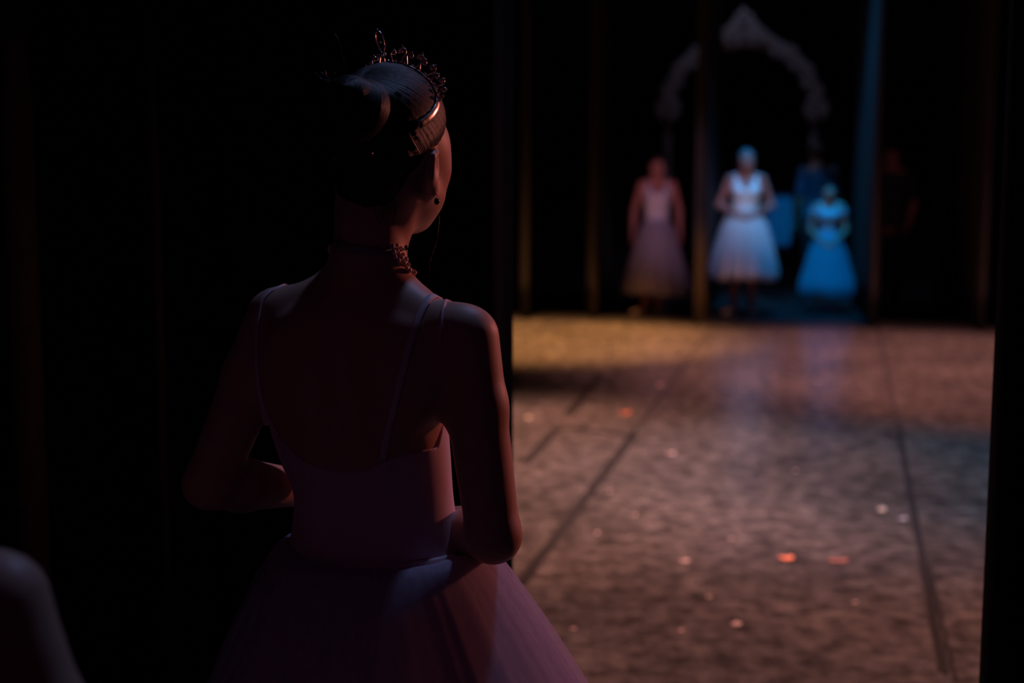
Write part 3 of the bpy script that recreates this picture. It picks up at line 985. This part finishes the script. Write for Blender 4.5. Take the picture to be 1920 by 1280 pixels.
for k in range(14):
    x0, y0 = 612 + random.uniform(-6, 14), 150 + random.uniform(-4, 10)
    dx = random.uniform(-26, 8); dy = random.uniform(-20, 14)
    w = wisp([(x0 + 8, y0 + 4, 1.965), (x0, y0, 1.96), (x0 + dx * 0.6, y0 + dy * 0.8, 1.958), (x0 + dx, y0 + dy, 1.955)], 0.0009)
    wm.add(w.V, w.F)
wm.build('loose_strands', M['hair'], ball)
for pts in ([(648, 124, 1.97), (642, 104, 1.97), (638, 82, 1.97), (628, 62, 1.97)],
            [(818, 388, 2.10), (824, 410, 2.10), (820, 450, 2.09), (806, 490, 2.08), (804, 530, 2.07)]):
    wisp(pts, 0.0005).build('stray_hair', M['hair'], ball)
wm = MB()
for k in range(9):
    x0 = 705 + k * 5; w = wisp([(x0, 372, 2.03), (x0 + random.uniform(-4, 6), 395, 2.018), (x0 + random.uniform(-4, 14), 418 + random.uniform(-10, 8), 2.012)], 0.0006)
    wm.add(w.V, w.F)
wm.build('nape_hair', M['hair'], ball)
MB().tube([L_(697, 282, 1.966), L_(698, 292, 1.964)], 0.0016, 6).build('hair_pin', M['metal'], ball)

# tiara
tia = empty('tiara', hd.p(0, 0.02, 0.12) + FB)
tia['label'] = 'small scrolled metal tiara with tall centre peak on the brown hair'; tia['category'] = 'tiara'
def tp(v): return v + FB - tia.location
ctrl = [(0.073, -0.058, 0.040), (0.082, -0.034, 0.056), (0.085, -0.012, 0.074), (0.078, 0.004, 0.094), (0.060, 0.008, 0.113), (0.034, -0.004, 0.127), (0, -0.014, 0.134)]
ctrl = ctrl + [(-x, y, z) for x, y, z in reversed(ctrl[:-1])]
def on_hair(c):
    q = HF.project(hd.p(*c), 0.0015, 8)
    n = HF.grad(q)
    Ri = hd.R.transposed()
    return (Ri @ (q - hd.c)) / hd.k, (Ri @ n).normalized()
arc = [on_hair(c) for c in ctrl]
def arc_at(t):
    f = t * (len(arc) - 1); i = min(int(f), len(arc) - 2); f -= i
    p = arc[i][0].lerp(arc[i + 1][0], f); n = arc[i][1].lerp(arc[i + 1][1], f).normalized()
    p, n2 = on_hair(p)
    return p, n
S = [arc_at(k / 60) for k in range(61)]
MB().tube([tp(hd.p(*p)) for p, n in S], 0.003, 8, flat=(0.0055, 0.0012), nrm=[hd.R @ n for p, n in S]).build('band', M['metal'], tia)
def scroll(t, hgt, turn, lean=0.0):
    p, n = arc_at(t); p2, _ = arc_at(min(1, t + 0.02)); tg = (p2 - p).normalized()
    up = (n * 0.75 + Vector((0, 0.25, 0.6))).normalized(); up = (up - tg * up.dot(tg)).normalized()
    pts = []
    for k in range(15):
        a = k / 14 * 1.75 * PI
        rr = hgt * 0.30 * (1 - 0.55 * k / 14)
        c = p + up * (hgt * 0.66)
        if k < 3:
            pts.append(p + up * (hgt * 0.36 * k / 3) + tg * (turn * hgt * 0.05 * k + lean * k * hgt * 0.1))
        else:
            pts.append(c + (up * (-math.cos(a)) + tg * (turn * math.sin(a))) * rr + tg * lean * hgt * 0.3)
    o = MB().tube([tp(hd.p(*q)) for q in pts], 0.0014, 6).build('scroll', M['metal'], tia)
    MB().ball(tp(hd.p(*(p + up * hgt * 0.66 + tg * lean * hgt * 0.3))), 0.0024, 8, 5).build('gem', M['gem'], o)
    MB().ball(tp(hd.p(*(p + up * hgt * 0.98 + tg * lean * hgt * 0.3))), 0.0014, 8, 5).build('gem', M['gem'], o)
for i, (t, hgt) in enumerate(((0.22, 0.011), (0.26, 0.016), (0.30, 0.020), (0.335, 0.017), (0.37, 0.024), (0.395, 0.021), (0.42, 0.027), (0.445, 0.022), (0.47, 0.027), (0.495, 0.021),
                              (0.56, 0.021), (0.58, 0.025), (0.60, 0.020), (0.63, 0.023), (0.665, 0.017), (0.70, 0.020), (0.74, 0.016), (0.78, 0.011))):
    scroll(t, hgt, 1 if i % 2 else -1)
# centre peak: a tall pointed loop with drops
p, n = arc_at(0.53); tg = Vector((1, 0, 0)); up = (n * 0.7 + Vector((-0.22, -0.2, 0.7))).normalized()
pk = []
for k in range(21):
    a = 2 * PI * k / 21
    w = 0.0062 * math.sin(a) * (1 - 0.35 * math.cos(a)); hh = 0.032 - 0.017 * math.cos(a)
    pk.append(tp(hd.p(*(p + up * hh + tg * w))))
pe = MB().tube(pk, 0.0015, 6, closed=True).build('peak_loop', M['metal'], tia)
MB().tube([tp(hd.p(*(p + up * q))) for q in (0, 0.007, 0.015)], 0.0014, 6).build('peak_stem', M['metal'], tia)
for hh, ww in ((0.051, 0), (0.040, 0.006), (0.034, -0.007), (0.026, 0.0065), (0.022, -0.005), (0.014, 0.004), (0.032, 0), (0.012, -0.004)):
    MB().ball(tp(hd.p(*(p + up * hh + tg * ww))), 0.002, 8, 5).build('gem', M['gem'], tia)
for k in range(22):
    t = 0.2 + 0.6 * k / 21
    p1, n1 = arc_at(t)
    MB().ball(tp(hd.p(*(p1 + n1 * 0.003))), 0.0018, 8, 5).build('gem', M['gem'], tia)

# necklace
nk = empty('necklace', L_(694, 480, 2.06) + FB)
nk['label'] = 'ribbon choker with bead clusters round the foreground ballerina\'s neck'; nk['category'] = 'necklace'
nko = nk.location - FB
def neck_pt(px, py, off=0.001):
    p = on_body(px, py)
    return BF.project(p, off) if p is not None else None
back = [neck_pt(x, y) for x, y in ((632, 457), (640, 460), (655, 464), (675, 468), (695, 470), (715, 471), (733, 470))]
rb = [p for p in back if p is not None]
MB().tube([p - nko for p in rb], 0.002, 8, flat=(0.0065, 0.0014), nrm=[BF.grad(p) for p in rb]).build('ribbon', M['ribbon'], nk)
ctrn = Vector((L_(693, 480, 2.06).x, L_(693, 480, 2.06).y, 0))
path = []
z0_, z1_ = L_(765, 505, 2.05).z, L_(625, 455, 2.06).z
for k in range(40):         # round the front, dropping to the collar bones
    t = k / 39
    a = math.radians(-12 + 200 * t)
    z = z0_ + (z1_ - z0_) * t - 0.012 * math.sin(PI * t)
    q = Vector((ctrn.x + 0.075 * math.cos(a), ctrn.y + 0.075 * math.sin(a), z))
    path.append(BF.project(q, 0.0025, 10))
for k, q in enumerate(path):
    MB().ball(q - nko, 0.0034, 8, 6).build('bead', M['bead'], nk)
bs = ((733, 462), (741, 460), (748, 466), (741, 470), (735, 473), (745, 476), (752, 478), (738, 482), (749, 485), (757, 487), (743, 490), (755, 495), (761, 498), (760, 506), (764, 510))
for x, y in bs:
    p = neck_pt(x, y, 0.003)
    if p is not None:
        MB().ball(p - nko, random.uniform(0.0026, 0.0042), 8, 6).build('bead', M['bead'], nk)
p = neck_pt(751, 468, 0.004)
if p is not None: MB().ball(p - nko, 0.0028, 8, 6).build('crystal', M['gem'], nk)
p = neck_pt(756, 465, 0.004)
if p is not None: MB().ball(p - nko, (0.003, 0.003, 0.0042), 8, 6).build('jet_bead', M['jet'], nk)

ear = empty('earring', hd.p(0.078, -0.004, -0.066) + FB)
ear['label'] = 'tiny dark drop earring on the foreground ballerina\'s right ear'; ear['category'] = 'earring'
MB().ball((0, 0, 0), (0.004, 0.004, 0.0055), 10, 7).build('drop', M['jet'], ear)
MB().tube([(0, 0, 0.004), (0.001, 0, 0.008), (0, 0, 0.011)], 0.0007, 6).build('hook', M['metal'], ear)

# ------------------------------------------------------------------ general figure for the other people
def figure(label, base, yaw, H, arms, skin, hairm, clothes, tilt=0.0, hyaw=0.0, hpitch=0.05, h=0.008, feet=None, lean=0.0, bun_=True, male=False):
    k = H / 1.65
    root = empty('person', base, yaw)
    tag(root, label, 'person')
    S_ = lambda *v: Vector(v) * k
    ws = 1.12 if male else 1.0
    st = [(0.74, 0, 0, 0.10, 0.08), (0.80, 0, -0.005, 0.155, 0.105), (0.88, 0, -0.005, 0.160 * (0.98 if male else 1), 0.108), (1.02, 0, 0, 0.115 * ws, 0.086), (1.14, 0, 0, 0.126 * ws, 0.094),
          (1.23, 0, 0.004, 0.138 * ws, 0.102), (1.31, 0, 0, 0.142 * ws, 0.088), (1.365, 0, -0.006, 0.115 * ws, 0.062), (1.41, 0, -0.008, 0.062, 0.05), (1.43, 0, -0.008, 0.04, 0.035)]
    st = [(z * k, cx * k + lean * z * k, cy * k, a * k, b * k) for z, cx, cy, a, b in st]
    lx = lambda z: lean * z * k
    head_ = Head(Vector((lx(1.53), 0.02 * k, 1.532 * k)), hyaw, hpitch, 0.985 * k, tilt)
    A = []
    for i, s in enumerate((-1, 1)):
        d = arms[i]
        A.append(dict(sh=S_(s * 0.160 * ws, 0, 1.352) + Vector((lx(1.35), 0, 0)), el=Vector(d['el']), wr=Vector(d['wr']), hd=d['hd'], hn=d['hn'], side=d.get('side', s), curl=d.get('curl', 0.5)))
    feet = feet or ((-0.08, 0.0, -0.10, 0.13), (0.08, 0.0, 0.10, 0.13))
    Lg = []
    for (ax, ay, tx, ty), s in zip(feet, (-1, 1)):
        Lg.append(dict(hip=S_(s * 0.083, 0, 0.85), knee=S_((s * 0.083 + ax) / 2, ay / 2 + 0.012, 0.46), ank=S_(ax, ay, 0.076), toe=S_(tx, ty, 0.028)))
    ps = dict(box=(S_(-0.42, -0.32, -0.01), S_(0.42, 0.42, 1.70)), torso=st, k=k,
              torso_extra=[] if male else [(ell(S_(s * 0.058, 0.082, 1.235) + Vector((lx(1.2), 0, 0)), (0.052 * k, 0.042 * k, 0.05 * k)), 0.03) for s in (-1, 1)],
              neck=(Vector((lx(1.38), -0.006, 1.38 * k)), Vector((lx(1.48), 0.006, 1.48 * k)), 0.05 * k * ws, 0.047 * k * ws), head=head_,
              extra=[(cone(Vector((lx(1.42), -0.01, 1.415 * k)), S_(s * 0.15 * ws, 0, 1.365), 0.035 * k, 0.028 * k), 0.05) for s in (-1, 1)],
              arms=A, legs=Lg)
    B, T = body(ps, h)
    link('body', B.mesh('body'), skin, root)
    head_details(head_, root)
    hf = Field(head_.c - Vector((0.15, 0.15, 0.13)) * k, head_.c + Vector((0.15, 0.15, 0.2)) * k, 0.007)
    hf.union(head_.e(0, -0.017, 0.037, 0.080, 0.099, 0.090), 0.01)
    if bun_: hf.union(head_.e(0, -0.07, 0.10, 0.038, 0.038, 0.032), 0.012)
    X = hf.ax[0][:, None, None] - head_.c.x; Y = hf.ax[1][None, :, None] - head_.c.y; Z = hf.ax[2][None, None, :] - head_.c.z
    r = head_.rows
    hy = (r[1, 0] * X + r[1, 1] * Y + r[1, 2] * Z) / k; hz = (r[2, 0] * X + r[2, 1] * Y + r[2, 2] * Z) / k
    ln = np.maximum(hy - (0.015 + 0.62 * np.clip(hz - 0.012, -0.03, 0.11)), -(hz + 0.075))
    hf.F = np.maximum(hf.F, (ln * k).astype(np.float32))
    link('hair', hf.mesh('hair'), hairm, root)
    clothes(root, B, T, k, Lg, A)
    return root

def dress(bod_mat, tul_mat, neck_z, scoop, prof, shoe_mat, nf=15, amp=0.014, sleeves=False, seed=1, strap_mat=None):
    def fn(root, B, T, k, Lg, A):
        def reg(X, Y, Z):
            top = (neck_z - scoop * np.exp(-(X / (0.055 * k)) ** 2) + 0.02 * np.clip((np.abs(X) / k - 0.07) / 0.04, 0, 1)) * k
            return np.maximum(Z - top, 0.90 * k - Z) + 0 * Y
        garment('bodice', root, T, reg, 0.006, bod_mat)
        for s in (-1, 1):     # wide shoulder straps
            pts = [B.project(Vector((s * x * k, y * k, z * k)), 0.003) for x, y, z in ((0.085, 0.11, neck_z - 0.02), (0.09, 0.09, 1.31), (0.098, 0.05, 1.36), (0.10, 0.0, 1.385), (0.095, -0.06, 1.34), (0.085, -0.10, 1.25))]
            MB().tube(pts, 0.01, 8, flat=(0.018 * k, 0.003), nrm=[B.grad(p) for p in pts]).build('strap', bod_mat, root)
        pf = [(t, z * k, r * k) for t, z, r in prof]
        for q, dr in enumerate((0.0, 0.02, 0.045)):
            me = skirt_mesh('skirt_layer', shrink(pf, dr), (0, 0), nf + 2 * q, amp * k, seed * 10 + q, 180, 22, 0.012)
            link('skirt_layer', me, tul_mat, root)
        if sleeves:
            for a in A:
                c = a['sh'].lerp(a['el'], 0.22); ax = (a['el'] - a['sh'])
                f = Field(c - Vector((0.1, 0.1, 0.1)), c + Vector((0.1, 0.1, 0.1)), 0.007)
                f.union(ell(c, (0.062 * k, 0.060 * k, 0.058 * k)), 0.01)
                link('sleeve', f.mesh('sleeve'), bod_mat, root)
        for L in Lg: shoe(root, L, k, shoe_mat)
    return fn

def face_cam(base):
    return PI + math.atan2(base.x, base.y) * -1 if False else PI - math.atan2(base.x, base.y) * 0.6

# dancer in white, hands held in front of the waist
b1 = P(1393, 590, 13.95); b1.z = 0
figure('dancer in white bodice and full pale skirt, hands at her waist', b1, PI - 0.1, 1.60,
       (dict(el=(-0.255, -0.02, 1.065), wr=(-0.09, 0.155, 0.985), hd=(0.85, 0.35, -0.15), hn=(0.1, -0.7, -0.6), curl=0.5, side=-1),
        dict(el=(0.255, -0.02, 1.065), wr=(0.09, 0.155, 0.985), hd=(-0.85, 0.35, -0.15), hn=(-0.1, -0.7, -0.6), curl=0.5, side=1)),
       M['skin_redlit'], M['hair_grey'],
       dress(M['satin_white'], M['tulle_white'], 1.335, 0.085,
             [(0, 1.03, 0.112), (0.06, 1.02, 0.15), (0.2, 0.94, 0.205), (0.45, 0.74, 0.265), (0.75, 0.50, 0.325), (0.93, 0.385, 0.335), (1, 0.365, 0.315)], M['shoe_pale'], seed=2),
       feet=((-0.085, 0.02, -0.10, 0.15), (0.10, 0.05, 0.20, 0.15)))
# dancer in mauve, arms down, one foot out to the side
b2 = P(1229, 590, 13.95); b2.z = 0
figure('dancer in dim mauve dress with arms hanging, foot pointed aside', b2, PI - 0.06, 1.54,
       (dict(el=(-0.215, -0.02, 1.03), wr=(-0.225, 0.06, 0.80), hd=(-0.05, 0.15, -1), hn=(1, 0, -0.1), curl=0.35, side=-1),
        dict(el=(0.215, -0.02, 1.03), wr=(0.235, 0.06, 0.80), hd=(0.05, 0.15, -1), hn=(-1, 0, -0.1), curl=0.35, side=1)),
       M['skin_redlit'], M['hair'],
       dress(M['satin_mauve'], M['tulle_mauve'], 1.30, 0.03,
             [(0, 0.99, 0.128), (0.1, 0.93, 0.160), (0.2, 0.86, 0.190), (0.3, 0.78, 0.212), (0.6, 0.53, 0.275), (0.88, 0.285, 0.335), (1, 0.23, 0.33)], M['shoe_pink'], seed=3, nf=13),
       feet=((-0.02, 0.0, -0.03, 0.14), (0.12, 0.09, 0.24, 0.20)), hpitch=0.1, lean=0.0)
# small girl in blue, hands clasped low
b3 = P(1548, 585, 14.15); b3.z = 0
figure('small girl in bright blue dress, hands clasped in front', b3, PI - 0.15, 1.27,
       (dict(el=(-0.175, 0.0, 0.815), wr=(-0.062, 0.135, 0.70), hd=(0.75, 0.35, -0.5), hn=(0.1, -0.9, -0.4), curl=0.55, side=-1),
        dict(el=(0.175, 0.0, 0.815), wr=(0.062, 0.135, 0.70), hd=(-0.75, 0.35, -0.5), hn=(-0.1, -0.9, -0.4), curl=0.55, side=1)),
       M['skin'], M['hair_dark'],
       dress(M['satin_blue'], M['tulle_blue'], 1.33, 0.02,
             [(0, 1.0, 0.115), (0.06, 0.99, 0.16), (0.25, 0.84, 0.215), (0.55, 0.56, 0.29), (0.88, 0.30, 0.35), (1, 0.225, 0.34)], M['shoe_pale'], seed=4, sleeves=True),
       hpitch=0.12)

# grown-up in a dark blue shirt behind the girl
def street(root, B, T, k, Lg, A):
    garment('shirt', root, T, lambda X, Y, Z: np.maximum(Z - 1.385 * k, 0.80 * k - Z) + 0 * X + 0 * Y, 0.016, M['navy'])
    for a in A:
        f = Field(np.minimum(a['sh'], a['el']) - 0.08, np.maximum(a['sh'], a['el']) + 0.08, 0.008)
        f.union(cone(a['sh'], Vector(a['sh']).lerp(a['el'], 0.75), 0.062 * k, 0.056 * k), 0.01)
        link('sleeve', f.mesh('sleeve'), M['navy'], root)
    for L in Lg:
        f = Field(np.minimum(L['hip'], L['ank']) - 0.12, np.maximum(L['hip'], L['ank']) + 0.12, 0.009)
        f.union(cone(L['hip'], L['knee'], 0.098 * k, 0.072 * k), 0.01); f.union(cone(L['knee'], L['ank'], 0.072 * k, 0.058 * k), 0.02)
        link('trouser_leg', f.mesh('trouser_leg'), M['dark_cotton'], root)
        shoe(root, L, k, M['dark_cotton'])
b4 = P(1527, 575, 15.55); b4.z = 0
figure('shadowy adult in dark blue shirt standing behind the girl in blue', b4, 0.35, 1.66,
       (dict(el=(-0.24, -0.02, 1.08), wr=(-0.24, 0.06, 0.83), hd=(0, 0.1, -1), hn=(1, 0, 0), curl=0.4, side=-1),
        dict(el=(0.24, -0.02, 1.08), wr=(0.24, 0.06, 0.83), hd=(0, 0.1, -1), hn=(-1, 0, 0), curl=0.4, side=1)),
       M['skin'], M['hair_dark'], street, bun_=False, male=True, h=0.010)

# helper in black, waiting in the dark gap right of the blue curtain
def blacks(root, B, T, k, Lg, A):
    old = M['navy']; M['navy'] = M['dark_cotton']
    street(root, B, T, k, Lg, A)
    M['navy'] = old
b6 = P(1662, 575, 14.9); b6.z = 0
figure('barely visible person in black in the dark gap right of the blue curtain', b6, PI - 0.35, 1.64,
       (dict(el=(-0.24, -0.02, 1.05), wr=(-0.20, 0.12, 0.84), hd=(0.2, 0.3, -1), hn=(1, 0, 0), curl=0.4, side=-1),
        dict(el=(0.24, -0.02, 1.05), wr=(0.20, 0.12, 0.84), hd=(-0.2, 0.3, -1), hn=(-1, 0, 0), curl=0.4, side=1)),
       M['skin_redlit'], M['hair_dark'], blacks, bun_=False, male=True, h=0.010)

# dancer at the bottom-left corner, only the shoulder and arm come into the picture
b5 = Vector((-0.565, 1.2, 0))
figure('dark figure cut off at the lower left corner, only shoulder rim visible', b5, -0.35, 1.49,
       (dict(el=(-0.30, 0.02, 0.98), wr=(-0.20, 0.20, 0.90), hd=(0.8, 0.4, 0), hn=(0.2, -0.8, -0.3), side=-1),
        dict(el=(0.255, 0.0, 0.96), wr=(0.17, 0.18, 0.90), hd=(-0.8, 0.4, 0), hn=(-0.2, -0.8, -0.3), side=1)),
       M['skin'], M['hair'],
       dress(M['leotard'], M['tulle'], 1.25, 0.03,
             [(0, 1.0, 0.115), (0.06, 0.99, 0.15), (0.25, 0.86, 0.21), (0.55, 0.66, 0.28), (1, 0.42, 0.34)], M['shoe_pink'], seed=6), h=0.007)

# ------------------------------------------------------------------ decorative arch stored behind the far wing
AY = 16.1
ac = P(1390, 203, AY)
arch = empty('garden_arch', (ac.x, AY, 0))
tag(arch, 'pale ornate arch with medallions and crest behind the dancers', 'arch')
pxm = AY / FPX * 1.0
R0 = 137 * pxm
za = ac.z
band = [(R0 * math.cos(a), 0, za + R0 * 0.90 * math.sin(a)) for a in np.linspace(PI, 0, 41)]
MB().tube(band, 0.05, 10, flat=(0.075, 0.03), nrm=[(0, -1, 0)] * 41).build('arch_band', M['plaster'], arch)
def rosette(R, n=6, depth=0.03):
    m = MB()
    for q in range(n):
        a = 2 * PI * q / n
        V = []
        for (rr, ww, dd) in ((0.15, 0.10, 0.0), (0.5, 0.32, 0.6), (0.85, 0.26, 0.5), (1.0, 0.0, 0.2)):
            for s in (-1, 1):
                x, y = rr * R, s * ww * R
                V.append((x * math.cos(a) - y * math.sin(a), -dd * depth - 0.004, x * math.sin(a) + y * math.cos(a)))
        F = [(0, 1, 3, 2), (2, 3, 5, 4), (4, 5, 7, 6)]
        V2 = [(x, y + 0.012, z) for x, y, z in V]
        m.add(V, F); m.add(V2, [f[::-1] for f in F])
    m.ball((0, -depth * 0.6, 0), 0.26 * R, 8, 5)
    return mesh('rosette', m.V, m.F)
rme = rosette(0.105); rme.materials.append(M['plaster'])
rm2 = rosette(0.15, 8, 0.05); rm2.materials.append(M['plaster'])
for q in range(19):
    a = PI * (q + 0.5) / 19
    rr = R0 + (0.018 if q % 2 else -0.02)
    o = link('rosette', rme, None, arch, (rr * math.cos(a), -0.03, za + rr * 0.90 * math.sin(a)))
    o.rotation_euler = (0, random.uniform(0, 1), 0); o.scale = (random.uniform(0.85, 1.1),) * 3
for s in (-1, 1):
    md = link('medallion', rm2, None, arch, (s * R0, -0.04, za - 0.02))
    pz = [(0.048, 0.0), (0.06, 0.06), (0.04, 0.12), (0.045, za - 0.5), (0.055, za - 0.35), (0.04, za - 0.18), (0.05, za - 0.12), (0.04, za)]
    MB().tube([(s * R0, 0, z) for r, z in pz], [r for r, z in pz], 12).build('post', M['plaster'], arch)
    MB().box((s * R0 - 0.13, -0.13, 0), (s * R0 + 0.13, 0.13, 0.05)).build('post_foot', M['plaster'], arch, smooth=False)
ct = za + R0 * 0.90
for x, z, sc in ((0, 0.06, 1.1), (-0.13, 0.04, 0.9), (0.13, 0.04, 0.9), (0, 0.20, 0.85), (-0.22, 0.02, 0.6), (0.22, 0.02, 0.6), (-0.07, 0.14, 0.7), (0.07, 0.14, 0.7)):
    o = link('crest_rosette', rm2, None, arch, (x, -0.05, ct + z)); o.scale = (sc,) * 3; o.rotation_euler = (0, x * 7, 0)
MB().tube([(0, 0, ct + 0.1), (0, 0, ct + 0.27), (0, 0, ct + 0.36)], [0.07, 0.05, 0.008], 10).build('finial', M['plaster'], arch)

# clothes rail with a blue cloth, deep in the wing between the white dancer and the girl
rk = P(1452, 560, 15.1); rk.z = 0
rail = empty('clothes_rail', rk)
tag(rail, 'thin dark clothes rail between the white dancer and the girl', 'clothes rail')
zt = P(1452, 366, 15.1).z
for x in (-0.3, 0.3):
    MB().tube([(x, 0, 0.02), (x, 0, zt)], 0.013, 8).build('upright', M['rack'], rail)
    MB().tube([(x, -0.22, 0.02), (x, 0.22, 0.02)], 0.014, 8).build('foot', M['rack'], rail)
MB().tube([(-0.34, 0, zt), (0.34, 0, zt)], 0.013, 8).build('top_rail', M['rack'], rail)
V = []; F = []
nx_, nz_ = 18, 10
for side in (-1, 1):
    for j in range(nz_ + 1):
        z = zt + 0.017 - (zt - 0.55 if side < 0 else 0.42) * j / nz_
        for i in range(nx_ + 1):
            x = -0.10 + 0.25 * i / nx_ + 0.015 * math.sin(j * 0.4) * (i / nx_)
            V.append((x, side * (0.017 + 0.02 * j / nz_) + 0.012 * math.sin(i * 1.3) * j / nz_, z))
n1 = nx_ + 1
for s_ in range(2):
    o_ = s_ * n1 * (nz_ + 1)
    for j in range(nz_):
        for i in range(nx_):
            F.append((o_ + j * n1 + i, o_ + j * n1 + i + 1, o_ + (j + 1) * n1 + i + 1, o_ + (j + 1) * n1 + i))
for i in range(nx_): F.append((i, i + 1, n1 * (nz_ + 1) + i + 1, n1 * (nz_ + 1) + i))
cl = link('cloth', mesh('cloth', V, F), M['blue_cloth'], None, rk)
cl.modifiers.new('thickness', 'SOLIDIFY').thickness = 0.006
tag(cl, 'dark blue cloth hanging on the clothes rail beside the white dancer', 'cloth')

# ------------------------------------------------------------------ scraps of confetti on the stage floor
def scrap(px, py, w, l, mat, label, rz, curl=0.35, group=None):
    g = G(px, py)
    V = []; n = 6
    for i in range(n + 1):
        t = i / n - 0.5
        for j in range(4):
            q = j / 3 - 0.5
            V.append((t * l * (1 - 0.1 * abs(q)), q * w * (1 - 0.5 * t * t), 0.003 + curl * l * t * t * 1.2 + 0.15 * w * q * q))
    F = [(i * 4 + j, (i + 1) * 4 + j, (i + 1) * 4 + j + 1, i * 4 + j + 1) for i in range(n) for j in range(3)]
    o = link('paper_scrap', mesh('paper_scrap', V, F), M[mat], None, (g.x, g.y, 0.0))
    o.modifiers.new('thickness', 'SOLIDIFY').thickness = 0.0012
    o.rotation_euler = (0, 0, rz)
    tag(o, label, 'scrap', group or 'paper scraps on the stage floor')
scrap(1475, 1048, 0.040, 0.055, 'paper_red', 'brightest orange-red paper scrap, front centre of the stage floor', 0.1)
scrap(1172, 775, 0.05, 0.075, 'paper_rust', 'dull orange paper scrap left of the floor tape, mid stage', 0.2)
scrap(990, 784, 0.04, 0.04, 'paper_cream', 'round cream paper scrap close to the left curtain edge', 0.7)
scrap(1652, 959, 0.03, 0.06, 'paper_cream', 'tilted cream paper scrap left of the right-hand tape line', 1.0, 0.5)
scrap(1692, 974, 0.03, 0.04, 'paper_white', 'bluish white paper scrap touching the right-hand tape line', 0.3)
scrap(1283, 1053, 0.03, 0.04, 'paper_pink', 'pale pink paper scrap left of the brightest orange one', 0.4)
scrap(1572, 1052, 0.035, 0.08, 'paper_brown', 'faded rust paper scrap just right of the brightest orange one', 0.1, 0.1)
scrap(1380, 1172, 0.03, 0.04, 'paper_pink', 'pale scrap near the bottom, below the brightest orange one', 0.9)
scrap(1259, 851, 0.035, 0.04, 'paper_pink', 'small pink scrap right of the upper end of the long tape', 0.2)
scrap(1235, 723, 0.05, 0.05, 'paper_pink', 'faint pink scrap farther back, left of the white reflection', 0.5)
for px, py in ((1371, 1011), (1190, 966), (1277, 1183), (1491, 884), (1143, 922), (1434, 784), (1548, 700), (1330, 1120), (1120, 1000), (1604, 1130), (1075, 1180)):
    scrap(px, py, 0.016, 0.022, 'paper_pink', 'tiny pale fleck scattered on the brown stage floor', random.uniform(0, 3), 0.2, 'tiny pale flecks on the stage floor')
